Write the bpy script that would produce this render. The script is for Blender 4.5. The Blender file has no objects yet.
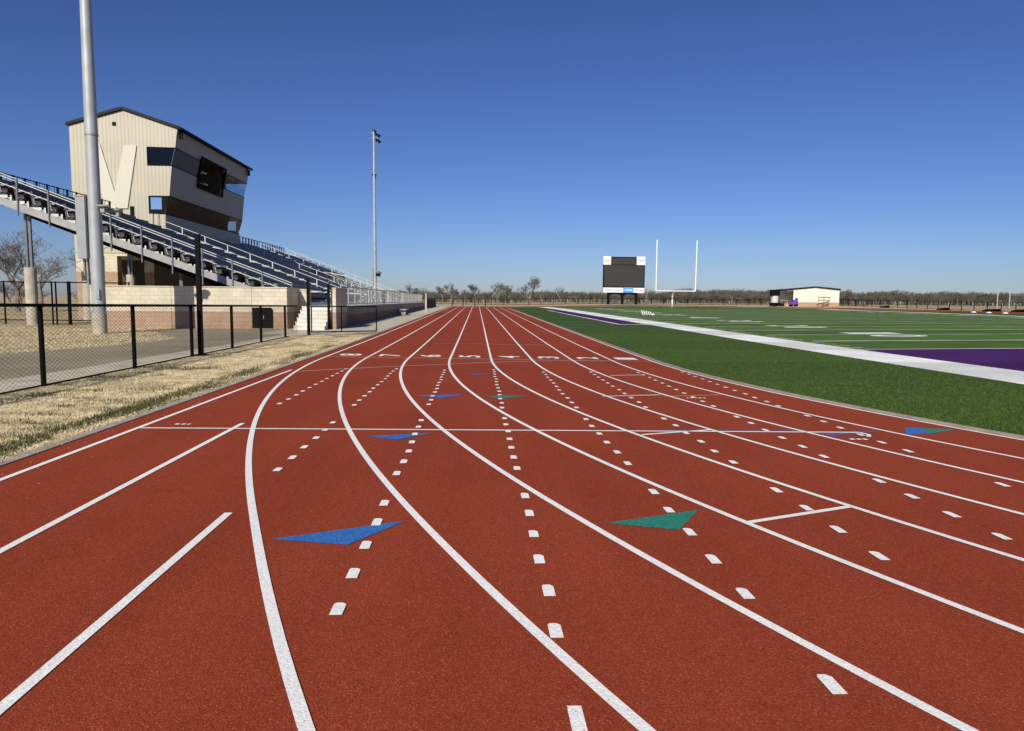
import bpy, math, random
import numpy as np
from mathutils import Matrix, Vector
random.seed(7); RNG = np.random.default_rng(7)
SC = bpy.context.scene
COL = SC.collection
R = math.radians

# ------------------------------------------------------------------ terrain and track geometry
SLOPE = 0.0094
XA, YT, LW = -3.89, 18.255, 1.067            # outer lane line, tangent point, lane width
RAD = [32.443, 29.749, 29.348, 31.434, 32.892, 33.782, 34.204]
KN = [R(a) for a in (0, 12, 24, 36, 50, 70, 100)]
XI = XA + 8 * LW                              # inner line
BC, BY, BR = 38.0, 103.0, 33.3                # far bend centre and radius

def sm(a, b, x):
    t = min(1, max(0, (x - a) / (b - a))); return t * t * (3 - 2 * t)

def G(X, Y):
    y = min(Y, 100.0)
    r = 0 if y < 14 else ((y - 14) ** 2 / 32 if y < 30 else (y - 22))
    z = -SLOPE * min(max(X, -4.3), 5.2) + .0047 * r
    if 13 < X < 62:
        z += .012 * max(0, min(X - 13, 62 - X, 24)) * (1 - min(1, max(0, (Y - 23) / 100)))
    z += .5 * sm(5, 33, X) * sm(105, 165, Y) + .15 * sm(62, 76, X)
    return z

# ------------------------------------------------------------------ mesh helper
ORG = {}
class MB:
    def __init__(s): s.v = []; s.f = []; s.m = []
    def quad(s, a, b, c, d, m=0):
        i = len(s.v); s.v += [tuple(a), tuple(b), tuple(c), tuple(d)]; s.f.append((i, i+1, i+2, i+3)); s.m.append(m)
    def poly(s, pts, m=0):
        i = len(s.v); s.v += [tuple(p) for p in pts]; s.f.append(tuple(range(i, i+len(pts)))); s.m.append(m)
    def box(s, x0, x1, y0, y1, z0, z1, m=0):
        i = len(s.v)
        s.v += [(x0,y0,z0),(x1,y0,z0),(x1,y1,z0),(x0,y1,z0),(x0,y0,z1),(x1,y0,z1),(x1,y1,z1),(x0,y1,z1)]
        for f in ((3,2,1,0),(4,5,6,7),(0,1,5,4),(1,2,6,5),(2,3,7,6),(3,0,4,7)):
            s.f.append(tuple(i+k for k in f)); s.m.append(m)
    def tube(s, p, q, r0, r1=None, n=8, m=0, cap=True):
        p = Vector(p); q = Vector(q); r1 = r0 if r1 is None else r1
        d = (q - p).normalized(); u = d.cross(Vector((0,0,1)))
        if u.length < 1e-4: u = Vector((1,0,0))
        u.normalize(); w = d.cross(u); i = len(s.v)
        ph = math.pi / n
        for c, r in ((p, r0), (q, r1)):
            for k in range(n):
                a = 2*math.pi*k/n + ph
                s.v.append(tuple(c + u*(r*math.cos(a)) + w*(r*math.sin(a))))
        for k in range(n):
            k2 = (k+1) % n; s.f.append((i+k, i+n+k, i+n+k2, i+k2)); s.m.append(m)
        if cap:
            s.f.append(tuple(i+k for k in range(n))); s.m.append(m)
            s.f.append(tuple(i+2*n-1-k for k in range(n))); s.m.append(m)
    def bar(s, p, q, w, h=None, m=0):
        p = Vector(p); q = Vector(q); h = h or w
        d = (q - p).normalized(); u = d.cross(Vector((0,0,1)))
        if u.length < 1e-4: u = Vector((1,0,0))
        u.normalize(); t = u.cross(d); i = len(s.v)
        for c in (p, q):
            for a, b in ((-1,-1),(1,-1),(1,1),(-1,1)):
                s.v.append(tuple(c + u*(a*w/2) + t*(b*h/2)))
        for f in ((0,1,2,3),(7,6,5,4),(0,4,5,1),(1,5,6,2),(2,6,7,3),(3,7,4,0)):
            s.f.append(tuple(i+k for k in f)); s.m.append(m)
    def prism(s, pts, off, m=0):
        """closed polygon (3D points) swept by the vector off"""
        n = len(pts); i = len(s.v); off = Vector(off)
        s.v += [tuple(p) for p in pts] + [tuple(Vector(p)+off) for p in pts]
        s.f.append(tuple(range(i+n-1, i-1, -1))); s.m.append(m)
        s.f.append(tuple(range(i+n, i+2*n))); s.m.append(m)
        for k in range(n):
            k2 = (k+1) % n; s.f.append((i+k, i+k2, i+n+k2, i+n+k)); s.m.append(m)
    def strip(s, A, B, m=0):
        i = len(s.v); n = len(A)
        for a, b in zip(A, B): s.v += [tuple(a), tuple(b)]
        for k in range(n-1): s.f.append((i+2*k, i+2*k+1, i+2*k+3, i+2*k+2)); s.m.append(m)
    def sheet(s, x0, x1, y0, y1, off, m=0):
        xs = [x0] + [x for x in XS if x0 + 1e-3 < x < x1 - 1e-3] + [x1]
        ys = [y0] + [y for y in YS if y0 + 1e-3 < y < y1 - 1e-3] + [y1]
        i = len(s.v); n = len(xs)
        for y in ys:
            for x in xs: s.v.append((x, y, G(x, y) + off))
        for b in range(len(ys)-1):
            for a in range(n-1):
                k = i + b*n + a; s.f.append((k, k+1, k+n+1, k+n)); s.m.append(m)
    def build(s, name, mats, parent=None, org=None, smooth=False):
        if not isinstance(mats, (list, tuple)): mats = [mats]
        if parent is not None: o0 = ORG[parent]
        else: o0 = Vector(org) if org is not None else Vector((0,0,0))
        me = bpy.data.meshes.new(name)
        me.from_pydata([(v[0]-o0.x, v[1]-o0.y, v[2]-o0.z) for v in s.v], [], s.f)
        for mt in mats: me.materials.append(mt)
        if len(mats) > 1: me.polygons.foreach_set('material_index', s.m)
        if smooth: me.polygons.foreach_set('use_smooth', [True]*len(me.polygons))
        me.update()
        ob = bpy.data.objects.new(name, me); COL.objects.link(ob)
        if parent is not None: ob.parent = parent
        else: ob.location = o0
        ORG[ob] = o0
        return ob

XS = sorted(set([-3000,-1200,-500,-250,-120,-80,-60,-50,-40,-35,-30,-26,-22,-18,-14,-11,-9,-7.5,-6,-4.3,-3,-1,1,3,5.2,7,9,10.9,
      13,15,17,20,23,26,29,33,37,37.5,38,42,46,50,54,58,62,66,70,76,84,100,130,170,250,500,1200,3000]))
YS = sorted(set([-60,-40,-25,-15,-10,-6,-3,0,3,6,9,12,13,14,15,16,17,18,19,20,21,22,23,24,25,26,27,28,29,30,32,34,36,38,40,44,48,52,56,60,65,70,75,80,
      85,90,95,100,103,105,110,115,120,123,126,130,135,140,145,150,155,160,165,172,180,200,240,300,500,1200,3500]))

def tag(o, label, cat, group=None):
    o['label'] = label; o['category'] = cat
    if group: o['group'] = group
    return o
def thing(name, label, cat, loc, group=None):
    o = bpy.data.objects.new(name, None); COL.objects.link(o); o.location = loc
    o.empty_display_size = .2; ORG[o] = Vector(loc)
    return tag(o, label, cat, group)
def kind(o, k): o['kind'] = k; return o
def kids(o): return [c for c in bpy.data.objects if c.parent == o]
def copy_tree(o, parent=None):
    c = o.copy(); COL.objects.link(c)
    if parent is not None: c.parent = parent
    for ch in kids(o): copy_tree(ch, c)
    return c

# ------------------------------------------------------------------ materials
def mat(name, col, rough=.7, metal=0, var=.0, scale=6, bump=0, bscale=None, col2=None, spec=.5, detail=4, lo=.35, hi=.65):
    m = bpy.data.materials.new(name); m.use_nodes = True; nt = m.node_tree; N = nt.nodes; L = nt.links
    b = N['Principled BSDF']; b.inputs['Roughness'].default_value = rough; b.inputs['Metallic'].default_value = metal
    b.inputs['Specular IOR Level'].default_value = spec
    c1 = (*col, 1)
    if var or col2:
        tc = N.new('ShaderNodeTexCoord'); nz = N.new('ShaderNodeTexNoise'); nz.inputs['Scale'].default_value = scale
        nz.inputs['Detail'].default_value = detail
        L.new(tc.outputs['Object'], nz.inputs['Vector'])
        rp = N.new('ShaderNodeValToRGB'); L.new(nz.outputs['Fac'], rp.inputs['Fac'])
        rp.color_ramp.elements[0].position = lo; rp.color_ramp.elements[1].position = hi
        a = col2 or tuple(c*(1-var) for c in col); z = col if col2 else tuple(min(1, c*(1+var)) for c in col)
        rp.color_ramp.elements[0].color = (*a, 1); rp.color_ramp.elements[1].color = (*z, 1)
        L.new(rp.outputs['Color'], b.inputs['Base Color'])
    else:
        b.inputs['Base Color'].default_value = c1
    if bump:
        tc = N.new('ShaderNodeTexCoord'); nz = N.new('ShaderNodeTexNoise'); nz.inputs['Scale'].default_value = bscale or scale*4
        nz.inputs['Detail'].default_value = 3
        L.new(tc.outputs['Object'], nz.inputs['Vector'])
        bp = N.new('ShaderNodeBump'); bp.inputs['Strength'].default_value = bump; bp.inputs['Distance'].default_value = .02
        L.new(nz.outputs['Fac'], bp.inputs['Height']); L.new(bp.outputs['Normal'], b.inputs['Normal'])
    return m

def grain(name, dark, light, cell, big=.12, bump=.6, dist=.004, rough=.85, bigscale=.35, spec=.2, speck=None, wear=None, streak=0):
    """granular surface: cells of rubber or stone with slow tonal drift"""
    m = bpy.data.materials.new(name); m.use_nodes = True; nt = m.node_tree; N = nt.nodes; L = nt.links
    b = N['Principled BSDF']; b.inputs['Roughness'].default_value = rough; b.inputs['Specular IOR Level'].default_value = spec
    tc = N.new('ShaderNodeTexCoord')
    vo = N.new('ShaderNodeTexVoronoi'); vo.inputs['Scale'].default_value = 1/cell; L.new(tc.outputs['Object'], vo.inputs['Vector'])
    sep = N.new('ShaderNodeSeparateColor'); L.new(vo.outputs['Color'], sep.inputs['Color'])
    rp = N.new('ShaderNodeValToRGB'); L.new(sep.outputs['Red'], rp.inputs['Fac'])
    rp.color_ramp.elements[0].color = (*dark, 1); rp.color_ramp.elements[1].color = (*light, 1)
    if speck:
        e = rp.color_ramp.elements.new(.93); e.color = (*light, 1)
        rp.color_ramp.elements[-1].color = (*speck, 1)
    n2 = N.new('ShaderNodeTexNoise'); n2.inputs['Scale'].default_value = bigscale; n2.inputs['Detail'].default_value = 6
    L.new(tc.outputs['Object'], n2.inputs['Vector'])
    mr = N.new('ShaderNodeMapRange'); mr.inputs['From Min'].default_value = .3; mr.inputs['From Max'].default_value = .7
    mr.inputs['To Min'].default_value = 1-big; mr.inputs['To Max'].default_value = 1+big
    L.new(n2.outputs['Fac'], mr.inputs['Value'])
    mx = N.new('ShaderNodeVectorMath'); mx.operation = 'SCALE'
    L.new(rp.outputs['Color'], mx.inputs[0])
    fac = mr.outputs['Result']
    def noise(scl, det, vec=(1, 1, 1)):
        mp = N.new('ShaderNodeMapping'); mp.inputs['Scale'].default_value = vec; L.new(tc.outputs['Object'], mp.inputs['Vector'])
        n = N.new('ShaderNodeTexNoise'); n.inputs['Scale'].default_value = scl; n.inputs['Detail'].default_value = det; L.new(mp.outputs[0], n.inputs['Vector']); return n.outputs['Fac']
    def remap(src, a0, a1, b0, b1):
        q = N.new('ShaderNodeMapRange'); q.inputs['From Min'].default_value = a0; q.inputs['From Max'].default_value = a1; q.inputs['To Min'].default_value = b0; q.inputs['To Max'].default_value = b1
        L.new(src, q.inputs['Value']); return q.outputs['Result']
    def mul(a_, b_):
        q = N.new('ShaderNodeMath'); q.operation = 'MULTIPLY'; L.new(a_, q.inputs[0]); L.new(b_, q.inputs[1]); return q.outputs[0]
    if streak:
        fac = mul(fac, remap(noise(1.6, 5, (1, .10, 1)), .3, .7, 1-streak, 1+streak))      # foot traffic along the lanes
        fac = mul(fac, remap(noise(2.6, 3), .66, .78, 1, .86))                              # faint stains
        fac = mul(fac, remap(noise(9, 2, (1, .35, 1)), .70, .78, 1, .84))                   # scuffs
    L.new(fac, mx.inputs['Scale']); colr = mx.outputs['Vector']
    if wear:
        wm = N.new('ShaderNodeMix'); wm.data_type = 'RGBA'; L.new(remap(noise(70, 4), wear[1], wear[1]+.05, 0, 1), wm.inputs[0]); L.new(colr, wm.inputs[6]); wm.inputs[7].default_value = (*wear[0], 1); colr = wm.outputs[2]
    L.new(colr, b.inputs['Base Color'])
    bp = N.new('ShaderNodeBump'); bp.inputs['Strength'].default_value = bump; bp.inputs['Distance'].default_value = dist
    L.new(vo.outputs['Distance'], bp.inputs['Height']); bp.invert = True
    L.new(bp.outputs['Normal'], b.inputs['Normal'])
    return m

def siding(name, col, k=27.0, seam=.85):
    m = mat(name, col, .45, var=.04, scale=.8); nt = m.node_tree; N = nt.nodes; L = nt.links; b = N['Principled BSDF']
    src = b.inputs['Base Color'].links[0].from_socket
    tc = N.new('ShaderNodeTexCoord'); sx = N.new('ShaderNodeSeparateXYZ'); L.new(tc.outputs['Object'], sx.inputs[0])
    ad = N.new('ShaderNodeMath'); L.new(sx.outputs['X'], ad.inputs[0]); L.new(sx.outputs['Y'], ad.inputs[1])
    ml = N.new('ShaderNodeMath'); ml.operation = 'MULTIPLY'; ml.inputs[1].default_value = k; L.new(ad.outputs[0], ml.inputs[0])
    sn = N.new('ShaderNodeMath'); sn.operation = 'SINE'; L.new(ml.outputs[0], sn.inputs[0])
    mr = N.new('ShaderNodeMapRange'); mr.inputs['From Min'].default_value = .86; mr.inputs['From Max'].default_value = .97
    L.new(sn.outputs[0], mr.inputs['Value'])
    mx = N.new('ShaderNodeMix'); mx.data_type = 'RGBA'; L.new(mr.outputs['Result'], mx.inputs[0])
    L.new(src, mx.inputs[6]); mx.inputs[7].default_value = (*[c*seam for c in col], 1)
    L.new(mx.outputs[2], b.inputs['Base Color'])
    bp = N.new('ShaderNodeBump'); bp.inputs['Strength'].default_value = .5; bp.inputs['Distance'].default_value = .03; bp.invert = True
    L.new(mr.outputs['Result'], bp.inputs['Height']); L.new(bp.outputs['Normal'], b.inputs['Normal'])
    return m

def blocks(name, top, low, zsplit, bw=.4, bh=.2):
    """split face block wall: cream courses over a brown base course"""
    m = bpy.data.materials.new(name); m.use_nodes = True; nt = m.node_tree; N = nt.nodes; L = nt.links
    b = N['Principled BSDF']; b.inputs['Roughness'].default_value = .9; b.inputs['Specular IOR Level'].default_value = .2
    ge = N.new('ShaderNodeNewGeometry'); sx = N.new('ShaderNodeSeparateXYZ'); L.new(ge.outputs['Position'], sx.inputs[0])
    ad = N.new('ShaderNodeMath'); L.new(sx.outputs['X'], ad.inputs[0]); L.new(sx.outputs['Y'], ad.inputs[1])
    cx = N.new('ShaderNodeCombineXYZ'); L.new(ad.outputs[0], cx.inputs['X']); L.new(sx.outputs['Z'], cx.inputs['Y'])
    def br(c):
        t = N.new('ShaderNodeTexBrick'); t.inputs['Scale'].default_value = 1; t.inputs['Brick Width'].default_value = bw
        t.inputs['Row Height'].default_value = bh; t.inputs['Mortar Size'].default_value = .008
        t.inputs['Color1'].default_value = (*[x*1.04 for x in c], 1); t.inputs['Color2'].default_value = (*[x*.94 for x in c], 1)
        t.inputs['Mortar'].default_value = (*[x*.78 for x in c], 1); L.new(cx.outputs[0], t.inputs['Vector']); return t
    A, B = br(top), br(low)
    lt = N.new('ShaderNodeMath'); lt.operation = 'LESS_THAN'; lt.inputs[1].default_value = zsplit; L.new(sx.outputs['Z'], lt.inputs[0])
    mx = N.new('ShaderNodeMix'); mx.data_type = 'RGBA'; L.new(lt.outputs[0], mx.inputs[0]); L.new(A.outputs['Color'], mx.inputs[6]); L.new(B.outputs['Color'], mx.inputs[7])
    nz = N.new('ShaderNodeTexNoise'); nz.inputs['Scale'].default_value = 1.3; nz.inputs['Detail'].default_value = 6; L.new(ge.outputs['Position'], nz.inputs['Vector'])
    mr = N.new('ShaderNodeMapRange'); mr.inputs['From Min'].default_value = .3; mr.inputs['From Max'].default_value = .7; mr.inputs['To Min'].default_value = .86; mr.inputs['To Max'].default_value = 1.1
    L.new(nz.outputs['Fac'], mr.inputs['Value'])
    vs = N.new('ShaderNodeVectorMath'); vs.operation = 'SCALE'; L.new(mx.outputs[2], vs.inputs[0]); L.new(mr.outputs['Result'], vs.inputs['Scale'])
    L.new(vs.outputs['Vector'], b.inputs['Base Color'])
    n3 = N.new('ShaderNodeTexNoise'); n3.inputs['Scale'].default_value = 18; L.new(ge.outputs['Position'], n3.inputs['Vector'])
    mm = N.new('ShaderNodeMath'); mm.operation = 'MULTIPLY_ADD'; mm.inputs[1].default_value = -1.0; L.new(A.outputs['Fac'], mm.inputs[0]); L.new(n3.outputs['Fac'], mm.inputs[2])
    bp = N.new('ShaderNodeBump'); bp.inputs['Strength'].default_value = .5; bp.inputs['Distance'].default_value = .02
    L.new(mm.outputs[0], bp.inputs['Height']); L.new(bp.outputs['Normal'], b.inputs['Normal'])
    return m

def glass(name, tint, refl=.35, rough=.02, painted_refl=None):
    m = bpy.data.materials.new(name); m.use_nodes = True; nt = m.node_tree; N = nt.nodes; L = nt.links
    N.remove(N['Principled BSDF']); out = N['Material Output']
    t = N.new('ShaderNodeBsdfTransparent'); t.inputs['Color'].default_value = (*tint, 1)
    g = N.new('ShaderNodeBsdfGlossy'); g.inputs['Roughness'].default_value = rough; g.inputs['Color'].default_value = (.9, .93, .95, 1)
    lw = N.new('ShaderNodeLayerWeight'); lw.inputs['Blend'].default_value = .12
    mr = N.new('ShaderNodeMapRange'); mr.inputs['To Min'].default_value = refl; mr.inputs['To Max'].default_value = max(refl, .12)
    L.new(lw.outputs['Fresnel'], mr.inputs['Value'])
    mx = N.new('ShaderNodeMixShader'); L.new(mr.outputs['Result'], mx.inputs['Fac']); L.new(t.outputs[0], mx.inputs[1]); L.new(g.outputs[0], mx.inputs[2])
    last = mx.outputs[0]
    if painted_refl:
        d = N.new('ShaderNodeBsdfDiffuse'); d.inputs['Color'].default_value = (*painted_refl, 1)  # flat diffuse tint stands in for reflections on the panes
        m2 = N.new('ShaderNodeMixShader'); m2.inputs['Fac'].default_value = .6; L.new(last, m2.inputs[1]); L.new(d.outputs[0], m2.inputs[2]); last = m2.outputs[0]
    L.new(last, out.inputs['Surface'])
    return m

def ground_mat():
    """dry winter grass with bare soil and greener patches"""
    m = bpy.data.materials.new('dry_ground'); m.use_nodes = True; nt = m.node_tree; N = nt.nodes; L = nt.links
    b = N['Principled BSDF']; b.inputs['Roughness'].default_value = .95; b.inputs['Specular IOR Level'].default_value = .1
    tc = N.new('ShaderNodeTexCoord')
    def nz(s, d=6):
        n = N.new('ShaderNodeTexNoise'); n.inputs['Scale'].default_value = s; n.inputs['Detail'].default_value = d; L.new(tc.outputs['Object'], n.inputs['Vector']); return n
    def ramp(src, a, z, p0, p1):
        r = N.new('ShaderNodeValToRGB'); r.color_ramp.elements[0].position = p0; r.color_ramp.elements[1].position = p1
        r.color_ramp.elements[0].color = (*a, 1); r.color_ramp.elements[1].color = (*z, 1); L.new(src, r.inputs['Fac']); return r
    base = ramp(nz(28).outputs['Fac'], (.34, .27, .155), (.62, .51, .32), .32, .68)
    soil = ramp(nz(.55).outputs['Fac'], (.62, .58, .52), (1.0, 1.0, 1.0), .34, .55)
    mx = N.new('ShaderNodeMix'); mx.data_type = 'RGBA'; mx.blend_type = 'MULTIPLY'; mx.inputs[0].default_value = 1
    L.new(base.outputs[0], mx.inputs[6]); L.new(soil.outputs[0], mx.inputs[7])
    L.new(mx.outputs[2], b.inputs['Base Color'])
    bp = N.new('ShaderNodeBump'); bp.inputs['Strength'].default_value = .8; bp.inputs['Distance'].default_value = .03
    L.new(nz(45).outputs['Fac'], bp.inputs['Height']); L.new(bp.outputs['Normal'], b.inputs['Normal'])
    return m

def turf_mat(name, dark, light):
    m = bpy.data.materials.new(name); m.use_nodes = True; nt = m.node_tree; N = nt.nodes; L = nt.links
    b = N['Principled BSDF']; b.inputs['Roughness'].default_value = .8; b.inputs['Specular IOR Level'].default_value = .15
    tc = N.new('ShaderNodeTexCoord'); sx = N.new('ShaderNodeSeparateXYZ'); L.new(tc.outputs['Object'], sx.inputs[0])
    n1 = N.new('ShaderNodeTexNoise'); n1.inputs['Scale'].default_value = 55; n1.inputs['Detail'].default_value = 4; L.new(tc.outputs['Object'], n1.inputs['Vector'])
    rp = N.new('ShaderNodeValToRGB'); rp.color_ramp.elements[0].position = .3; rp.color_ramp.elements[1].position = .7
    rp.color_ramp.elements[0].color = (*dark, 1); rp.color_ramp.elements[1].color = (*light, 1); L.new(n1.outputs['Fac'], rp.inputs['Fac'])
    n2 = N.new('ShaderNodeTexNoise'); n2.inputs['Scale'].default_value = .5; n2.inputs['Detail'].default_value = 7; L.new(tc.outputs['Object'], n2.inputs['Vector'])
    mr = N.new('ShaderNodeMapRange'); mr.inputs['From Min'].default_value = .3; mr.inputs['From Max'].default_value = .7; mr.inputs['To Min'].default_value = .82; mr.inputs['To Max'].default_value = 1.16
    L.new(n2.outputs['Fac'], mr.inputs['Value'])
    # woven panels about 4.6 m wide laid in alternating pile direction
    dv = N.new('ShaderNodeMath'); dv.operation = 'MULTIPLY'; dv.inputs[1].default_value = math.pi/4.572; L.new(sx.outputs['Y'], dv.inputs[0])
    sn = N.new('ShaderNodeMath'); sn.operation = 'SINE'; L.new(dv.outputs[0], sn.inputs[0])
    sg = N.new('ShaderNodeMapRange'); sg.inputs['From Min'].default_value = -.1; sg.inputs['From Max'].default_value = .1; sg.inputs['To Min'].default_value = .88; sg.inputs['To Max'].default_value = 1.1
    L.new(sn.outputs[0], sg.inputs['Value'])
    mu = N.new('ShaderNodeMath'); mu.operation = 'MULTIPLY'; L.new(mr.outputs['Result'], mu.inputs[0]); L.new(sg.outputs['Result'], mu.inputs[1])
    vs = N.new('ShaderNodeVectorMath'); vs.operation = 'SCALE'; L.new(rp.outputs[0], vs.inputs[0]); L.new(mu.outputs[0], vs.inputs['Scale'])
    L.new(vs.outputs['Vector'], b.inputs['Base Color'])
    bp = N.new('ShaderNodeBump'); bp.inputs['Strength'].default_value = .9; bp.inputs['Distance'].default_value = .02
    L.new(n1.outputs['Fac'], bp.inputs['Height']); L.new(bp.outputs['Normal'], b.inputs['Normal'])
    return m

M = {}
M['track'] = grain('red_rubber', (.185, .031, .014), (.325, .059, .027), .0055, big=.08, bump=.55, dist=.003, speck=(.42, .12, .06), spec=.06, rough=.95, streak=.07)
M['white_paint'] = grain('white_line_paint', (.72, .71, .69), (.90, .885, .86), .012, big=.05, bump=.5, dist=.003, wear=((.34, .14, .09), .66))
M['old_white'] = grain('worn_line_paint', (.42, .30, .27), (.70, .60, .56), .012, big=.15, bump=.5, dist=.003)
M['yellow_paint'] = grain('yellow_line_paint', (.42, .25, .08), (.6, .4, .16), .012, big=.1, bump=.5, dist=.003)
M['blue_paint'] = grain('blue_marker_paint', (.02, .10, .33), (.05, .19, .52), .010, big=.12, bump=.5, dist=.004, wear=((.2, .04, .02), .67))
M['violet_paint'] = grain('violet_marker_paint', (.10, .06, .14), (.17, .10, .22), .010, big=.08, bump=.5, dist=.004)
M['teal_paint'] = grain('teal_marker_paint', (.015, .14, .11), (.03, .26, .19), .010, big=.12, bump=.5, dist=.004, wear=((.2, .04, .02), .67))
M['ground'] = ground_mat()
M['turf'] = turf_mat('green_turf', (.026, .052, .008), (.074, .122, .022))
M['purple_turf'] = turf_mat('purple_turf', (.036, .006, .066), (.078, .017, .135))
M['white_turf'] = turf_mat('white_turf', (.70, .71, .66), (.88, .89, .85))
M['turf_line'] = mat('thin_turf_line', (.42, .50, .36), .85, var=.2, scale=9)
M['concrete'] = mat('pale_concrete', (.50, .445, .35), .9, var=.14, scale=1.6, bump=.25, bscale=40, spec=.2)
M['kerb'] = mat('kerb_concrete', (.34, .29, .24), .9, var=.15, scale=4, bump=.2, bscale=60, spec=.2)
M['asphalt'] = grain('weathered_asphalt', (.215, .18, .125), (.36, .305, .215), .012, big=.16, bump=.5, dist=.006, bigscale=.5)
M['far_earth'] = mat('bare_earth', (.30, .21, .13), .95, var=.25, scale=.2, spec=.1)
M['black_metal'] = mat('black_coated_steel', (.004, .004, .004), .6, var=.2, scale=8, spec=.08)
M['galv'] = mat('galvanised_steel', (.29, .29, .285), .5, metal=.2, var=.12, scale=3)
M['alu'] = mat('aluminium', (.52, .515, .50), .5, metal=.15, var=.08, scale=5)
M['alu_dark'] = mat('dark_grey_steel', (.13, .14, .17), .5, metal=.3, var=.1, scale=5)  # steel with dark grey paint
M['pole'] = mat('pole_zinc', (.36, .385, .40), .5, metal=.2, var=.10, scale=1.5)
M['box_grey'] = mat('grey_cabinet', (.27, .29, .30), .5, var=.06, scale=3)
M['pier'] = mat('cast_concrete', (.40, .37, .31), .9, var=.15, scale=2.5, bump=.2, bscale=30)
M['block'] = blocks('cream_block', (.58, .52, .40), (.40, .275, .19), .88)
M['block_base'] = blocks('cream_block_base', (.58, .52, .40), (.40, .275, .19), 3.15)
M['block_dark'] = blocks('deep_shade_block', (.07, .055, .04), (.05, .035, .025), .88)  # shade under stand and press box put into the block colour
M['block_shade'] = blocks('shaded_cream_block', (.34, .28, .20), (.22, .14, .09), .70)  # cream block darkened, the wall's shade put into its colour
M['siding'] = siding('cream_siding', (.455, .415, .32))
M['siding_front'] = siding('shaded_cream_siding', (.28, .23, .165), 20.0, .5)  # same cream siding, with the front's shade put into its colour
M['white_panel'] = mat('white_letter_panel', (.54, .515, .43), .5, var=.03)
M['roof'] = mat('dark_roof_metal', (.014, .014, .016), .6, var=.1, spec=.2)
M['dark'] = mat('dark_trim', (.005, .005, .005), .6, var=.1, spec=.1)
M['interior'] = mat('dark_interior', (.10, .075, .05), .9, var=.3, scale=2)
M['glass_up'] = glass('tinted_glass', (.50, .60, .66), .03, painted_refl=(.20, .235, .245))
M['glass_side'] = glass('dark_glass', (.35, .38, .4), .03)
M['glass_low'] = glass('bronze_reflection_glass', (.60, .55, .42), .02, painted_refl=(.15, .12, .065))  # brown of the mirrored ground painted into the pane
M['glass_clear'] = glass('clear_glass', (.80, .86, .88), .03)
M['glass_sky'] = glass('mirror_glass', (.3, .4, .45), .75)
M['seat'] = mat('charcoal_seat_plastic', (.040, .038, .036), .5, var=.12, scale=3)
M['seat_p'] = mat('purple_seat_plastic', (.040, .030, .085), .5, var=.15, scale=3)
M['step'] = mat('white_step_concrete', (.60, .57, .51), .85, var=.1, scale=3, bump=.2, bscale=30)
M['bark'] = mat('grey_brown_bark', (.17, .135, .105), .9, var=.3, scale=3)
M['twig'] = mat('winter_twigs', (.13, .10, .075), .9, var=.3, scale=1.2)
M['twig_far'] = mat('far_twigs', (.115, .103, .080), .95, var=.3, scale=.12)
M['screen'] = mat('dull_led_screen', (.020, .020, .017), .6, var=.1, scale=6)
M['panel_white'] = mat('white_sign_panel', (.75, .75, .77), .5)
M['panel_blue'] = mat('blue_sign_panel', (.08, .30, .70), .5)
M['ink'] = mat('grey_sign_ink', (.25, .25, .30), .6)
M['ink_red'] = mat('red_sign_ink', (.55, .12, .12), .6)
M['goal_white'] = mat('white_enamel', (.80, .80, .79), .35)
M['purple_paint'] = mat('purple_enamel', (.12, .05, .34), .45, var=.1)
M['tank'] = mat('translucent_tank', (.55, .55, .52), .5, var=.08)
M['rust'] = mat('brown_timber', (.19, .10, .07), .8, var=.2, scale=5)
M['cream_wall'] = blocks('shed_block', (.72, .68, .58), (.42, .27, .18), 1.65)
M['straw'] = mat('straw_blades', (.88, .76, .50), .9, col2=(.54, .44, .26), scale=3.5, spec=.15)
M['green_blade'] = mat('green_blades', (.115, .110, .040), .85, col2=(.05, .058, .020), scale=5, spec=.15)
M['turf_blade'] = mat('turf_fibres', (.095, .150, .028), .7, col2=(.026, .056, .010), scale=14, spec=.15)

# ------------------------------------------------------------------ bend curve
TH = [R(a*.5) for a in range(0, 201)]
def _curve():
    pts = [(0.0, YT)]; x, y = 0.0, YT
    rr = [float(np.interp(t, KN, RAD)) for t in TH]
    for k in range(1, len(TH)):
        d = TH[k]-TH[k-1]
        x += (rr[k]*math.sin(TH[k]) + rr[k-1]*math.sin(TH[k-1]))/2*d
        y -= (rr[k]*math.cos(TH[k]) + rr[k-1]*math.cos(TH[k-1]))/2*d
        pts.append((x, y))
    return pts
CUR = [(x+XI, y) for x, y in _curve()]
def bend(d):
    """points of the line d metres outside the inner line"""
    k = .045 if d > 8.4 else .008
    return [(x - math.cos(t)*d - k*sm(5.0, 2.2, y - math.sin(t)*d), y - math.sin(t)*d) for (x, y), t in zip(CUR, TH)]
def ribbon(mb, pts, w, off, m=0):
    A, B = [], []
    for k, p in enumerate(pts):
        q0 = pts[max(0, k-1)]; q1 = pts[min(len(pts)-1, k+1)]
        dx, dy = q1[0]-q0[0], q1[1]-q0[1]; l = math.hypot(dx, dy) or 1
        nx, ny = -dy/l*w/2, dx/l*w/2
        a = (p[0]+nx, p[1]+ny); b = (p[0]-nx, p[1]-ny)
        A.append((*a, G(*a)+off)); B.append((*b, G(*b)+off))
    mb.strip(B, A, m)
def seg(p, q, step=.8):
    n = max(1, int(math.hypot(q[0]-p[0], q[1]-p[1])/step))
    return [(p[0]+(q[0]-p[0])*k/n, p[1]+(q[1]-p[1])*k/n) for k in range(n+1)]

# ------------------------------------------------------------------ setting: ground, track, field
g = MB(); g.sheet(-3000, 3000, -60, 3500, -.035)
kind(g.build('ground', M['ground']), 'structure')

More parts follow.
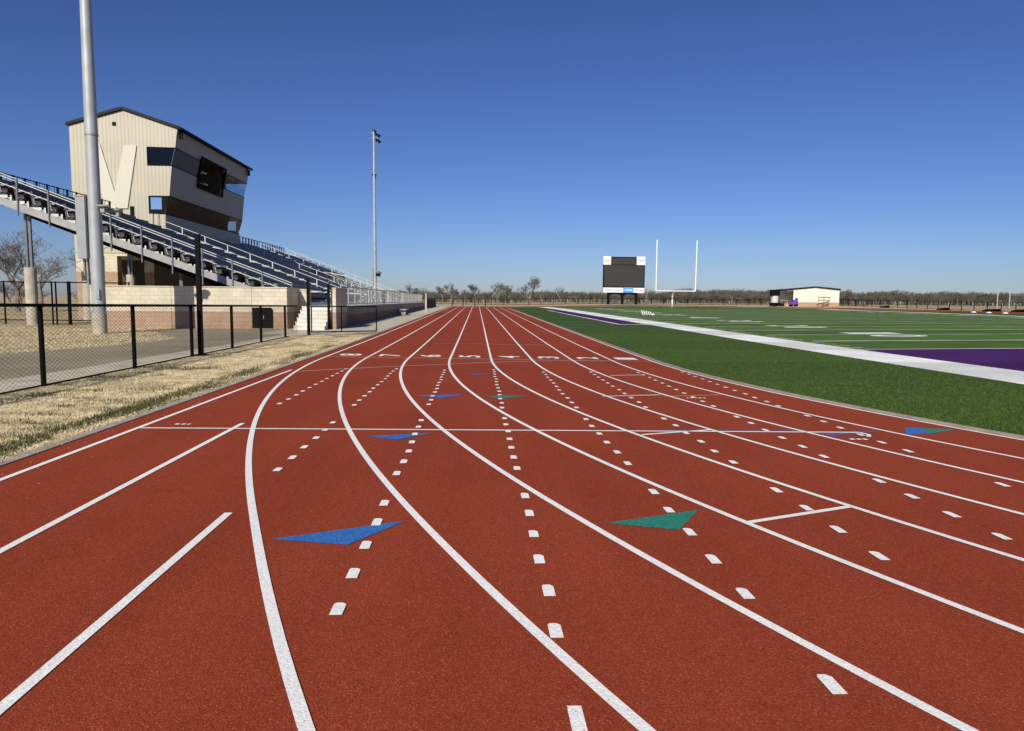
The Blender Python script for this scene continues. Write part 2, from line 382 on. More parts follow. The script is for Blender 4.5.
t = MB()
t.sheet(-4.18, 4.83, -14, 118, 0)
t.sheet(4.83, 46, -14, YT, 0)
ringA, ringB = [], []
for k in range(0, 73):
    a = math.pi - math.pi*k/72
    for lst, r in ((ringA, BR), (ringB, BR+8.7)):
        x, y = BC+r*math.cos(a), BY+r*math.sin(a); lst.append((x, y, G(x, y)+.003))
t.strip(ringA, ringB)
t.sheet(BC+BR, BC+BR+8.7, YT, BY, 0)
kind(t.build('running_track', M['track']), 'structure')

infield = MB()
rows = []
inner = bend(-.165)
yy = [-13, -11, -9, -7, -5, -3, -1, 0, 1, 2, 3, 4, 5, 6, 7, 8, 9, 10, 11, 12, 13, 14, 15, 16, 17, 18, YT]
iy = [p[1] for p in inner][::-1]; ix = [p[0] for p in inner][::-1]
for y in yy + [v for v in YS if YT < v < BY+BR]:
    if y <= YT: x0 = float(np.interp(y, iy, ix)); x1 = 60
    elif y <= BY: x0 = XI+.165; x1 = BC+BR-.3
    else:
        h = math.sqrt(max(0, (BR-.3)**2-(y-BY)**2)); x0, x1 = BC-h, BC+h
    rows.append((y, x0, x1))
cols = [x for x in XS if 4 < x < 80]
def turf_vert(x, y): return (x, y, G(x, y)+.010)
for (ya, a0, a1), (yb, b0, b1) in zip(rows[:-1], rows[1:]):
    xs = [-99]+cols+[199]
    for u, v in zip(xs[:-1], xs[1:]):
        p = [min(max(u, a0), a1), min(max(v, a0), a1)]; q = [min(max(u, b0), b1), min(max(v, b0), b1)]
        if p[1]-p[0] < 1e-3 and q[1]-q[0] < 1e-3: continue
        pts = [turf_vert(p[0], ya)]
        if p[1]-p[0] > 1e-3: pts.append(turf_vert(p[1], ya))
        pts.append(turf_vert(q[1], yb))
        if q[1]-q[0] > 1e-3: pts.append(turf_vert(q[0], yb))
        if len(pts) > 2: infield.poly(pts)
kind(infield.build('turf_field', M['turf']), 'structure')

b = MB()
b.sheet(10.9, 13.0, 11.6, 126, .016)
b.sheet(61.8, 63.8, 11.6, 126, .016)
kind(b.build('field_border', M['white_turf']), 'structure')
M['field_turf'] = turf_mat('bright_turf', (.040, .082, .012), (.120, .205, .034))
b = MB(); b.sheet(13.0, 61.8, 23.1, 126, .0135); kind(b.build('playing_field', M['field_turf']), 'structure')
b = MB(); b.sheet(13.0, 61.8, 11.6, 23.1, .016); kind(b.build('end_zone', M['purple_turf']), 'structure')
b = MB(); b.sheet(9.15, 10.9, 44.4, 90, .016); kind(b.build('coaching_strip', M['purple_turf']), 'structure')

GY = 23.15; YD = .9144
ln = MB()
ln.sheet(13.0, 61.8, GY, GY+.16, .018)
for k in range(1, 20):
    y = GY + 5*YD*k; ln.sheet(13.6, 61.2, y-.08, y+.08, .018)
for k in range(1, 100):
    if k % 5 == 0: continue
    y = GY + YD*k
    for x in (13.35, 31.3, 43.0, 60.9): ln.sheet(x-.3, x+.3, y-.05, y+.05, .018)
ln.sheet(8.95, 9.15, 44.2, 90.2, .018); ln.sheet(8.95, 10.9, 43.9, 44.4, .018)
kind(ln.build('field_lines', M['white_turf']), 'structure')
ln = MB(); ln.sheet(XI+.5, 10.9, 43.0, 43.12, .018)
kind(ln.build('faint_field_line', M['turf_line']), 'structure')

def text_mesh(s, bold=.03):
    cu = bpy.data.curves.new('txt', 'FONT'); cu.body = s; cu.align_x = 'CENTER'; cu.align_y = 'CENTER'; cu.size = 1.35; cu.offset = bold; cu.fill_mode = 'FRONT'
    ob = bpy.data.objects.new('txt', cu); COL.objects.link(ob)
    dg = bpy.context.evaluated_depsgraph_get(); me = bpy.data.meshes.new_from_object(ob.evaluated_get(dg))
    v = [tuple(p.co[:2]) for p in me.vertices]; f = [tuple(p.vertices) for p in me.polygons]
    bpy.data.objects.remove(ob); bpy.data.meshes.remove(me); bpy.data.curves.remove(cu)
    xs = [p[0] for p in v]; ys = [p[1] for p in v]
    cx, cy, w, h = (min(xs)+max(xs))/2, (min(ys)+max(ys))/2, max(xs)-min(xs), max(ys)-min(ys)
    return [((p[0]-cx)/w, (p[1]-cy)/h) for p in v], f
def ground_text(mb, s, cx, cy, w, h, rx, ux, off, bold=.03):
    """w along the reading direction rx, h along the up direction ux (ground plane vectors)"""
    v, f = text_mesh(s, bold); i = len(mb.v)
    for a, b_ in v:
        x = cx + rx[0]*a*w + ux[0]*b_*h; y = cy + rx[1]*a*w + ux[1]*b_*h
        mb.v.append((x, y, G(x, y)+off))
    for q in f: mb.f.append(tuple(i+k for k in q)); mb.m.append(0)
fn = MB()
for k, n in enumerate(('10', '20', '30', '40', '50', '40', '30', '20', '10')):
    y = GY + 10*YD*(k+1)
    for side, xc in ((1, 19.3), (-1, 55.5)):
        # digits straddle the yard line, tops toward mid field
        ground_text(fn, n[0], xc, y+side*1.15, 1.3, 2.6, (0, -side), (side, 0), .021)
        ground_text(fn, n[1], xc, y-side*1.15, 1.3, 2.6, (0, -side), (side, 0), .021)
kind(fn.build('yard_numbers', M['white_turf']), 'structure')

# track lines
LX = [XA+i*LW for i in range(9)]
w = MB(); PW = .056
for i in range(9):
    pts = [p for p in bend((8-i)*LW) if p[1] > -13]
    ribbon(w, [(LX[i], y) for y in [118, 112]+[v for v in YS[::-1] if YT < v < 112]]+pts, PW, .006)
for i, y1 in ((0, YT-3.4), (1, 8.52), (2, 4.95), (3, 2.2), (4, 2.53)):
    ribbon(w, seg((LX[i], -9), (LX[i], y1)), PW, .0052)
kind(w.build('lane_lines', M['white_paint']), 'structure')
# broken tangent lines
crossx = []
for i in range(9): 
    pts = bend((8-i)*LW); crossx.append(([p[1] for p in pts][::-1], [p[0] for p in pts][::-1]))
dm = MB()
for i, y0, dy in ((1, 10.12, .46), (2, 6.22, .48), (3, 3.38, .455), (4, 3.14, .455), (5, 3.55, .50), (6, 3.6, .505), (7, 2.51, .49), (8, 2.62, .46)):
    first_y = {4: [3.14], 5: [2.66]}.get(i, [])
    if i == 4: y0 += dy
    for y in first_y + [y0+dy*k for k in range(60)]:
        if y > 17.6: break
        hit = y not in first_y and any(abs(float(np.interp(y, *c)) - LX[i]) < .105 for c in crossx)
        if not hit and y > 1:
            j = random.uniform(-.012, .012); a = .031; l = .072+random.uniform(-.006, .006); x = LX[i]
            z = G(x, y)+.0075
            dm.poly([(x-a+j, y-l, z), (x+a+j, y-l, z), (x+a+j, y+l-.02, z), (x+a+j-.02, y+l, z), (x-a+j+.01, y+l, z), (x-a+j, y+l-.015, z)])
kind(dm.build('broken_lane_marks', M['white_paint']), 'structure')
# cross lines
cl = MB()
ribbon(cl, seg((-3.86, 8.16), (4.72, 8.30)), .05, .0045)
ribbon(cl, [(4.72, 8.30), (4.76, 8.16), (4.68, 8.02)], .05, .0045)
for p, q in (((1.92, 4.76), (2.91, 5.17)), ((1.94, 8.02), (2.88, 8.38)), ((2.07, 11.32), (3.10, 11.59)), ((2.82, 14.59), (3.57, 14.81))):
    ribbon(cl, seg(p, q), .05, .0045)
kind(cl.build('cross_lines', M['white_paint']), 'structure')
ol = MB()
ribbon(ol, seg((XA, YT+.02), (XI, YT+.02)), .05, .0040)
ribbon(ol, [(-3.65, 14.63), (-2.7, 15.35), (-1.75, 16.02), (-.8, 16.6), (.06, 17.12), (1.41, 17.85), (2.5, 18.1), (3.5, 18.19)], .05, .0036)
ribbon(ol, seg((-1.5, 24.3), (2.6, 24.3)), .05, .004)
kind(ol.build('finish_line', M['old_white']), 'structure')
yl = MB(); ribbon(yl, seg((3.11, 11.41), (4.16, 11.68)), .05, .0045)
kind(yl.build('yellow_cross_line', M['yellow_paint']), 'structure')
lt = MB()
for k in range(8):
    ground_text(lt, str(8-k), XA+(k+.5)*LW-.03, 18.98, .62, .58, (0, 1), (-1, 0), .0065, bold=.028)
kind(lt.build('lane_numbers', M['white_paint']), 'structure')
def tri(mb, pts, off=.0045): mb.poly([(x, y, G(x, y)+off) for x, y in pts])
mk = MB()
tri(mk, [(-1.30, 4.40), (-.80, 4.30), (-.49, 4.78)]); tri(mk, [(-1.23, 7.78), (-.86, 7.60), (-.50, 8.02)])
tri(mk, [(-.98, 11.15), (-.57, 10.90), (-.18, 11.34)]); tri(mk, [(5.24, 8.18), (5.60, 8.25), (5.72, 8.62), (5.52, 8.66)])
kind(mk.build('blue_exchange_marks', M['blue_paint']), 'structure')
mk = MB()
tri(mk, [(.91, 4.74), (1.39, 4.60), (1.67, 5.06)]); tri(mk, [(.15, 11.18), (.42, 10.92), (.86, 11.30)]); tri(mk, [(5.60, 8.25), (6.10, 8.50), (5.72, 8.62)])
kind(mk.build('teal_exchange_marks', M['teal_paint']), 'structure')
mk = MB()
tri(mk, [(-.30, 14.55), (.0, 14.3), (.36, 14.66)]); tri(mk, [(4.15, 8.20), (4.25, 8.02), (5.06, 8.40), (4.8, 8.42)], .0038)
ribbon(mk, seg((2.2, 8.33), (4.1, 8.40)), .06, .0036)
kind(mk.build('violet_exchange_marks', M['violet_paint']), 'structure')
# tiny stencilled legends that cannot be read from here: broken paint strokes
tl = MB()
for x0, x1, y in ((-3.58, -3.38, 8.42), (4.36, 4.58, 7.86), (3.45, 3.75, 11.25)):
    x = x0
    while x < x1:
        ww = random.uniform(.03, .06); z = G(x, y)+.005
        tl.quad((x, y-.035, z), (x+ww, y-.03, z), (x+ww, y+.035, z), (x, y+.03, z)); x += ww+.025
kind(tl.build('small_stencil_marks', M['white_paint']), 'structure')

# kerbs
kb = MB()
def kerb(pts, w, z0, z1):
    A, B, C, D = [], [], [], []
    for k, p in enumerate(pts):
        q0 = pts[max(0, k-1)]; q1 = pts[min(len(pts)-1, k+1)]
        dx, dy = q1[0]-q0[0], q1[1]-q0[1]; l = math.hypot(dx, dy); nx, ny = -dy/l*w/2, dx/l*w/2
        a = (p[0]+nx, p[1]+ny); c = (p[0]-nx, p[1]-ny)
        A.append((*a, G(*a)+z0)); B.append((*a, G(*a)+z1)); C.append((*c, G(*c)+z1)); D.append((*c, G(*c)+z0))
    kb.strip(B, A); kb.strip(C, B); kb.strip(D, C)
kpts = [(XI+.115, y) for y in [103, 95, 80, 65, 50, 40, 30, 25, 20]]+[p for p in bend(-.115) if p[1] > -13]
kerb(kpts, .085, -.02, .03)
kerb([(BC+(BR-.15)*math.cos(math.pi-math.pi*k/60), BY+(BR-.15)*math.sin(math.pi-math.pi*k/60)) for k in range(61)], .13, -.02, .035)
kerb([(-4.25, y) for y in [118, 100, 80, 60, 50, 40, 35, 30, 26, 22, 18, 14, 10, 6, 2, -3, -13]], .13, -.03, .012)
kind(kb.build('kerb', M['kerb']), 'structure')

# paths on the stand side
def patch(mb, pts, off):
    mb.poly([(x, y, G(x, y)+off) for x, y in pts])
ap = MB()
A = [(-7.6, y) for y in (-5, 3, 8, 11, 13, 15, 17, 19, 21, 23, 25, 27, 29, 31, 33.6)]
B = [(-12.7, -5), (-12.8, 3), (-12.8, 8), (-12.75, 11), (-12.7, 13), (-12.7, 15), (-12.6, 17), (-12.4, 19), (-11.4, 21), (-10.95, 23), (-10.8, 25), (-11.1, 26.6), (-12.4, 28.2), (-13.6, 30.5), (-13.7, 33.6)]
ap.strip([(x, y, G(x, y)-.018) for x, y in B], [(x, y, G(x, y)-.018) for x, y in A])
kind(ap.build('asphalt_path', M['asphalt']), 'structure')
cp = MB()
A = [(-7.34, y) for y in (-5, 3, 8, 11, 13, 15, 17, 19, 21, 23, 25, 27, 29)]
B = [(-9.6, -5), (-9.4, 3), (-9.1, 8), (-8.75, 11), (-8.45, 13), (-8.35, 15), (-8.3, 17), (-8.2, 19), (-8.1, 21), (-8.0, 23), (-7.95, 25), (-7.9, 27), (-7.9, 29)]
cp.strip([(x, y, G(x, y)-.008) for x, y in B], [(x, y, G(x, y)-.008) for x, y in A])
B2 = [(-8.95, 29), (-8.95, 31), (-8.95, 33.6), (-8.95, 36), (-6.7, 36.05), (-6.7, 45), (-6.7, 60), (-6.7, 80), (-6.7, 100), (-6.7, 118)]
A2 = [(-5.9, 29), (-4.34, 31), (-4.34, 33.6), (-4.34, 36), (-4.34, 36.05), (-4.34, 45), (-4.34, 60), (-4.34, 80), (-4.34, 100), (-4.34, 118)]
cp.strip([(x, y, G(x, y)-.010) for x, y in B2], [(x, y, G(x, y)-.010) for x, y in A2])
kind(cp.build('concrete_path', M['concrete']), 'structure')
fe = MB(); A, B = [], []
for k in range(0, 61):
    a = math.pi - math.pi*k/60
    for lst, r in ((A, BR+8.72), (B, BR+13)):
        x, y = BC+r*math.cos(a), BY+r*math.sin(a); lst.append((x, y, G(x, y)-.015))
fe.strip(A, B); kind(fe.build('earth_strip', M['far_earth']), 'structure')

# ------------------------------------------------------------------ grass blades (uncountable)
def blades(name, pts, hmin, hmax, wd, lean, material, off=-.02):
    n = len(pts); P = np.array([(x, y, G(x, y)+off) for x, y in pts])
    a = RNG.uniform(0, 2*np.pi, n); h = RNG.uniform(hmin, hmax, n); l = RNG.uniform(0, lean, n)
    tip = P + np.stack([np.cos(a)*h*l, np.sin(a)*h*l, h], 1)
    c = a + np.pi/2 + RNG.normal(0, .5, n); s = np.stack([np.cos(c), np.sin(c), 0*c], 1)*wd*RNG.uniform(.6, 1.4, n)[:, None]
    V = np.stack([P-s, P+s, tip], 1).reshape(-1, 3).astype(np.float32)
    me = bpy.data.meshes.new(name); me.vertices.add(3*n); me.vertices.foreach_set('co', V.ravel())
    me.loops.add(3*n); me.loops.foreach_set('vertex_index', np.arange(3*n, dtype=np.int32))
    me.polygons.add(n); me.polygons.foreach_set('loop_start', np.arange(0, 3*n, 3, dtype=np.int32)); me.polygons.foreach_set('loop_total', np.full(n, 3, dtype=np.int32))
    me.materials.append(material); me.update(calc_edges=True)
    o = bpy.data.objects.new(name, me); COL.objects.link(o); o['kind'] = 'stuff'; return o
def scatter(n, x0, x1, y0, y1, dens=None):
    out = []
    while len(out) < n:
        x = random.uniform(x0, x1); u = random.random(); y = y0*(y1/y0)**u   # thins out with distance
        if dens is None or random.random() < dens(x, y): out.append((x, y))
    return out
from mathutils import noise as mnoise
def dens(x, y):
    v = mnoise.noise(Vector((x*.8, y*.5, 3))) + .5*mnoise.noise(Vector((x*2.3, y*1.6, 9)))
    if y > 28.5 and x > -5.2: return 0
    return min(1, max(.10, .62 + v*1.3))
blades('dry_grass', scatter(240000, -7.28, -4.33, 5.5, 31, dens), .010, .028, .0038, 3.4, M['straw'])
def d2(x, y):
    if -8.6 < x: return 0
    ex = float(np.interp(y, [-5, 17, 19, 21, 25, 27, 28.2, 30.5], [-12.7, -12.6, -12.4, -11.4, -10.8, -11.2, -12.4, -13.6]))
    return (.8 if x < ex-.02 else 0)
blades('dry_grass', scatter(45000, -24, -10.7, 14, 33.5, d2), .015, .045, .008, 3.0, M['straw'])
def d3(x, y): return max(0, .25+.9*mnoise.noise(Vector((x*2, y*.55, 1)))) * (1 if x > -4.75 else .5)
gf = scatter(9000, -4.85, -4.33, 5.5, 24, d3)
for _ in range(46):                                    # tufts out in the straw
    cx, cy = random.uniform(-7.2, -4.8), 6*(28/6)**random.random()
    r = random.uniform(.05, .2)
    for _ in range(int(900*r)): gf.append((cx+random.gauss(0, r)*1.3, cy+random.gauss(0, r)*.7))
blades('green_grass', [p for p in gf if -7.3 < p[0] < -4.33], .02, .065, .006, 1.0, M['green_blade'])
def d4(x, y):
    x0 = float(np.interp(y, iy, ix)) if y < YT else XI+.17
    return 1 if (x > x0+.01 and not (x > 10.88 and y > 11.6)) else 0
blades('kerb_straw', scatter(5000, -4.42, -4.17, 5, 29, lambda x, y: max(0, min(1, (-4.17-x)*5)*(.4+.9*mnoise.noise(Vector((x*3, y*1.3, 4)))))), .008, .025, .004, 3, M['straw'], .008)
blades('blown_straw', scatter(450, -4.2, -3.2, 4, 28, lambda x, y: max(.02, 1-(x+4.2)*1.6)), .003, .008, .003, 5, M['straw'], .003)
blades('turf_fibres', scatter(230000, 4.9, 16, 5.5, 36, d4), .012, .032, .0045, .9, M['turf_blade'], .008)

# ------------------------------------------------------------------ fences
def chain_link(mb, p, q, z0a, z1a, z0b, z1b, pitch=.07, r=.003):
    """woven wires: mirrored zigzags meeting at diamonds"""
    p = Vector((*p, 0)); q = Vector((*q, 0)); L_ = (q-p).length; d = (q-p)/L_; nrm = Vector((-d.y, d.x, 0))
    n = int(L_/pitch)
    for i in range(n):
        s = (i+.5)*pitch; f = s/L_; z0 = z0a+(z0b-z0a)*f; z1 = z1a+(z1b-z1a)*f
        m = int((z1-z0)/(pitch*.5)); base = len(mb.v)
        for k in range(m+1):
            o = (pitch*.5 if (k+i) % 2 else -pitch*.5)*1.0
            c = p + d*(s+o*1.0) + Vector((0, 0, z0+(z1-z0)*k/m))
            mb.v += [tuple(c+d*r*1.1), tuple(c-d*r*.6+nrm*r), tuple(c-d*r*.6-nrm*r)]
            if k:
                a = base+3*(k-1)
                for t_ in range(3):
                    t2 = (t_+1) % 3; mb.f.append((a+t_, a+t2, a+3+t2, a+3+t_)); mb.m.append(0)

fz = lambda y: 1.50-.0095*y
fence = thing('chain_link_fence', 'waist high black chain link fence running beside the dry grass verge', 'fence', (-7.27, 12.3, G(-7.27, 12.3)))
fy = [3.6, 6.5, 9.4, 12.07, 15.22, 18.24, 21.2, 24.0, 27.0]
for y in fy:
    m_ = MB(); m_.tube((-7.27, y, G(-7.27, y)-.05), (-7.27, y, fz(y)+.02), .042, n=10); m_.build('post', M['black_metal'], fence, smooth=False)
m_ = MB(); m_.tube((-7.27, 3.6, fz(3.6)), (-7.27, 28.8, fz(28.8)), .03, n=8); m_.build('top_rail', M['black_metal'], fence)
m_ = MB(); chain_link(m_, (-7.235, 3.6), (-7.235, 28.7), .045, fz(3.6), .13, fz(28.7)); m_.build('wire_mesh', M['black_metal'], fence)
m_ = MB(); pp = [(-7.235, y, G(-7.235, y)+.012) for y in np.arange(3.6, 28.8, 1.4)]
for p, q in zip(pp[:-1], pp[1:]): m_.tube(p, q, .016, n=5)
m_.build('bottom_rail', M['black_metal'], fence)

m_ = MB(); m_.box(-7.225, -7.115, 18.505, 18.615, .0, 3.12); m_.box(-7.235, -7.105, 18.495, 18.625, 3.12, 3.15); m_.box(-7.31, -7.03, 18.42, 18.70, .03, .065)
tag(m_.build('square_post', M['black_metal'], org=(-7.17, 18.56, .05)), 'tall square black steel post standing beside the low fence', 'post')
for (x, y, z, lab) in ((-6.82, 28.83, 2.31, 'tall black gate post where the low mesh fence ends'), (-6.98, 33.5, 2.22, 'tall black gate post against the end of the stand wall')):
    m_ = MB(); m_.box(x-.055, x+.055, y-.055, y+.055, G(x, y)-.05, z); m_.box(x-.065, x+.065, y-.065, y+.065, z, z+.02)
    tag(m_.build('gate_post', M['black_metal'], org=(x, y, G(x, y))), lab, 'post')
gt = thing('fence_gate', 'black framed chain link gate swung open toward the track', 'gate', (-6.7, 28.9, .12))
m_ = MB(); P0 = Vector((-6.72, 28.9, 0)); P1 = Vector((-4.31, 30.35, 0))
for p, q in ((P0+Vector((0, 0, .17)), P1+Vector((0, 0, .17))), (P0+Vector((0, 0, 1.21)), P1+Vector((0, 0, 1.21))), (P0+Vector((0, 0, .14)), P0+Vector((0, 0, 1.24))), (P1+Vector((0, 0, .14)), P1+Vector((0, 0, 1.24))),
             (P0*.55+P1*.45+Vector((0, 0, .17)), P0*.55+P1*.45+Vector((0, 0, 1.21)))):
    m_.tube(p, q, .026, n=8)
m_.build('gate_frame', M['black_metal'], gt)
m_ = MB(); chain_link(m_, P0[:2], P1[:2], .18, 1.20, .18, 1.20, r=.0016); m_.build('wire_mesh', M['black_metal'], gt)
# tall fence behind the grass
bf = thing('tall_chain_link_fence', 'taller black chain link fence with gate posts behind the dry lawn', 'fence', (-22, 37, .1))
for x, rr in ((-30, .04), (-27, .04), (-24.0, .04), (-22.4, .04), (-21.65, .04), (-21.45, .04), (-20.8, .085), (-19.3, .04), (-17.8, .04)):
    m_ = MB(); m_.tube((x, 37, .0), (x, 37, 2.28), rr, n=8); m_.build('post', M['black_metal'], bf)
m_ = MB(); m_.tube((-30, 37, 2.23), (-17.8, 37, 2.23), .03, n=6); m_.tube((-30, 37, .3), (-17.8, 37, .3), .025, n=6); m_.build('rail', M['black_metal'], bf)
m_ = MB(); chain_link(m_, (-30, 36.96), (-17.8, 36.96), .15, 2.2, .15, 2.2, pitch=.085, r=.0026); m_.build('wire_mesh', M['black_metal'], bf)

# ------------------------------------------------------------------ block walls and stairs
w2 = thing('block_wall', 'long cream block wall with brown base and dark double door beside the stairs', 'wall', (-13.3, 33.8, .1))
m_ = MB(); m_.box(-18.0, -14.32, 33.7, 33.95, -.1, 2.0); m_.box(-14.30, -10.62, 33.7, 33.95, -.1, 2.0); m_.box(-10.60, -8.97, 33.7, 33.95, -.1, 2.0); m_.box(-9.22, -8.97, 33.953, 36.0, -.1, 2.0); m_.box(-18.0, -17.75, 33.953, 36.9, -.1, 2.0); m_.build('wall', M['block'], w2)
m_ = MB(); m_.box(-18.03, -14.32, 33.67, 33.98, 2.0, 2.05); m_.box(-14.30, -10.62, 33.67, 33.98, 2.0, 2.05); m_.box(-10.60, -8.94, 33.67, 33.98, 2.0, 2.05); m_.box(-9.25, -8.94, 33.98, 36.0, 2.0, 2.05); m_.build('coping', M['block'], w2)
m_ = MB()
m_.box(-10.58, -10.11, 33.66, 33.697, .12, 1.08); m_.prism([(-10.09, 33.66, .12), (-9.63, 33.66, .12), (-9.63, 33.66, .98), (-9.66, 33.66, 1.04), (-9.72, 33.66, 1.08), (-10.09, 33.66, 1.08)], (0, .037, 0))
dr = m_.build('door', M['dark'], w2)
m_ = MB(); m_.box(-10.16, -10.13, 33.64, 33.66, .55, .7); m_.box(-10.07, -10.04, 33.64, 33.66, .55, .7); m_.build('handle', M['galv'], dr)
pl = MB(); pl.box(-8.93, -8.45, 35.9, 36.3, .05, 1.92); pl.box(-8.96, -8.42, 35.87, 36.33, 1.92, 2.0)
tag(pl.build('block_pillar', M['block'], org=(-8.7, 36.1, .1)), 'short cream block pillar at the top of the pale stairs', 'pillar')
w3 = thing('stand_front_wall', 'long shaded block wall along the foot of the grandstand', 'wall', (-6.8, 62, .2))
m_ = MB(); m_.box(-6.9, -6.68, 33.7, 36.5, -.1, 2.0); m_.build('end_block', M['block'], w3)
m_ = MB(); m_.box(-6.93, -6.65, 33.67, 36.53, 2.0, 2.05); m_.build('coping', M['block'], w3)
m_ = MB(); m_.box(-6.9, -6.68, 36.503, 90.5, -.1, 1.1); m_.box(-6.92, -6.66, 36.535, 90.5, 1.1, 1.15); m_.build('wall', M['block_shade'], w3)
st = MB()
n = 6
for k in range(n):
    z1 = .1+1.05*(k+1)/n
    st.box(-8.42, -7.02, 32.7+.32*k, 36.0 if k == n-1 else 32.7+.32*(k+1)+.0, 0, z1)
    st.box(-8.44, -7.0, 32.68+.32*k, 32.72+.32*k, z1-.035, z1+.004)
tag(st.build('stairs', M['step'], org=(-8, 33.5, .1)), 'short flight of pale concrete steps up to the grandstand walkway', 'stairs')

# ------------------------------------------------------------------ grandstand
gs = thing('grandstand', 'long raked grandstand with aluminium decks and charcoal seats', 'grandstand', (-15, 62, .2))
NR, DX, DZ, X0, Z0, Y0, Y1 = 18, .79, .295, -9.4, 1.30, 36.0, 88.5
fx = lambda k: X0-DX*k
tz = lambda k: Z0+DZ*k
m_ = MB()
for k in range(NR):
    m_.box(fx(k+1), fx(k), Y0, Y1, tz(k)-.05, tz(k))
    m_.box(fx(k)-.02, fx(k)-.002, Y0+.003, Y1-.003, tz(k)-.245, tz(k)-.05)
    m_.box(fx(k+1)+.05, fx(k)-.08, Y0-.03, Y0-.003, tz(k)-.03, tz(k)+.12); m_.box(fx(k+1)+.04, fx(k+1)+.12, Y0-.04, Y0-.003, tz(k)+.123, tz(k)+.40)
m_.box(X0+.003, -6.9, 36.32, Y1, 1.05, 1.15)
m_.box(fx(NR)-.35, fx(NR)-.003, Y0, Y1, tz(NR-1)-.05, tz(NR-1))
m_.build('deck', M['alu'], gs)
# end stringers
for y in (Y0-.06, Y1+.003):
    m_ = MB()
    a = (X0+.4, y, Z0-.25); c = (fx(NR)-.1, y, tz(NR)-.33)
    m_.prism([(a[0], y, a[2]-.12), (a[0], y, a[2]+.22), (c[0], y, c[2]+.22), (c[0], y, c[2]-.16)], (0, .057, 0))
    m_.build('stringer', M['galv'], gs)
m_ = MB()
for y in np.arange(Y0+1.0, Y1, 5.16):
    m_.bar((X0+.2, y, Z0-.6), (fx(NR)+.9, y, tz(NR)-.95), .14, .26)
m_.build('raker_beams', M['dark'], gs)
for j, yy_ in enumerate(np.arange(36.75, 88.5, 5.16)):
    m_ = MB(); m_.tube((-22.5, yy_, -.1), (-22.5, yy_, 2.95), .275, n=20); pr_ = m_.build('pier', M['pier'], gs)
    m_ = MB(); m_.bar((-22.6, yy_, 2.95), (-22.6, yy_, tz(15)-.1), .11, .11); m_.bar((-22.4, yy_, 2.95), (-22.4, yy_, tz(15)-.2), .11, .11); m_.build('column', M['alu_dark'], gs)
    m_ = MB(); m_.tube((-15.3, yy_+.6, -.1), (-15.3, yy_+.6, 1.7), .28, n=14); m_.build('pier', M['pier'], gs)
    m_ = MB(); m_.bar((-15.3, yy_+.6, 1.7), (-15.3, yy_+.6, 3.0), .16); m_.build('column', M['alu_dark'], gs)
m_ = MB(); m_.tube((-22.6, 36.8, 5.0), (-17.2, 36.9, .4), .014, n=5); m_.tube((-18.4, 36.85, 4.2), (-22.6, 36.9, 2.0), .014, n=5); m_.build('cross_brace', M['alu_dark'], gs)
m_ = MB(); 
m_.prism([(-19.6, 44, 0), (-9.6, 44, 0), (-9.6, 44, 1.0), (-19.6, 44, 4.5)], (0, .2, 0)); m_.build('dark_backing_wall', M['block_dark'], gs)  # near-black wall added for the darkness under the stand

# end railings: posts, double top rail, mid rail
def slope_rail(y, xs, name, topz=1.02, low=.55, pm=None, double=True, x_hi=None):
    x_lo = xs[0]; x_hi = x_hi or xs[-1]
    zl = lambda x: Z0 + (X0-x)/DX*DZ
    for x in xs:
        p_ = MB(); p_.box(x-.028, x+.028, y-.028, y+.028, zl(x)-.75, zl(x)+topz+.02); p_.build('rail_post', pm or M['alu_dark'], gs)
    m2 = MB()
    for h in ((topz, topz-.12, low) if double else (topz, low)):
        m2.tube((x_lo, y+.05, zl(x_lo)+h), (x_hi, y+.05, zl(x_hi)+h), .024, n=6)
    m2.build('sloping_rail', M['alu'], gs)
slope_rail(Y0-.09, [-9.3-1.457*k for k in range(11)], 'end')
for ya in (48.0, 61.0, 74.5):
    slope_rail(ya, [-9.3-1.457*k for k in range(10)], 'aisle', pm=M['alu'], double=False, low=.6)
slope_rail(Y1+.08, [-9.3-1.457*k for k in range(11)], 'end', pm=M['alu'])
# aisle steps
for ya in (47.2, 60.2, 73.7):
    for k in range(NR-1):
        m_ = MB(); m_.box(fx(k+1)+.003, fx(k+1)+.34, ya, ya+.9, tz(k)+.002, tz(k)+.15); m_.build('aisle_step', M['alu'], gs)
# rear and side guard rails
zt = tz(NR-1)
for (ya, yb) in ((Y0, 47.5), (62.8, Y1)):
    m_ = MB(); xr = -23.8
    for h in (.15, .7, 1.33): m_.tube((xr, ya, zt+h), (xr, yb, zt+h), .03, n=6)
    for yv in np.arange(ya, yb, .45): m_.bar((xr, yv, zt+.15), (xr, yv, zt+1.33), .02)
    m_.build('rear_railing', M['black_metal'], gs)
    for yv in np.arange(ya, yb, .95):
        p_ = MB(); p_.box(xr-.04, xr+.04, yv-.04, yv+.04, zt-.3, zt+1.37); p_.build('rail_post', M['black_metal'], gs)
m_ = MB()
for h in (.1, 1.02): m_.tube((-7.0, 36.6, 1.15+h), (-7.0, 90.4, 1.15+h), .024, n=6)
for yv in np.arange(36.6, 90.4, .32): m_.bar((-7.0, yv, 1.25), (-7.0, yv, 2.17), .014)
m_.build('front_railing', M['galv'], gs)
for yv in np.arange(36.6, 90.4, 2.1):
    p_ = MB(); p_.box(-7.03, -6.97, yv-.03, yv+.03, 1.15, 2.2); p_.build('rail_post', M['galv'], gs)
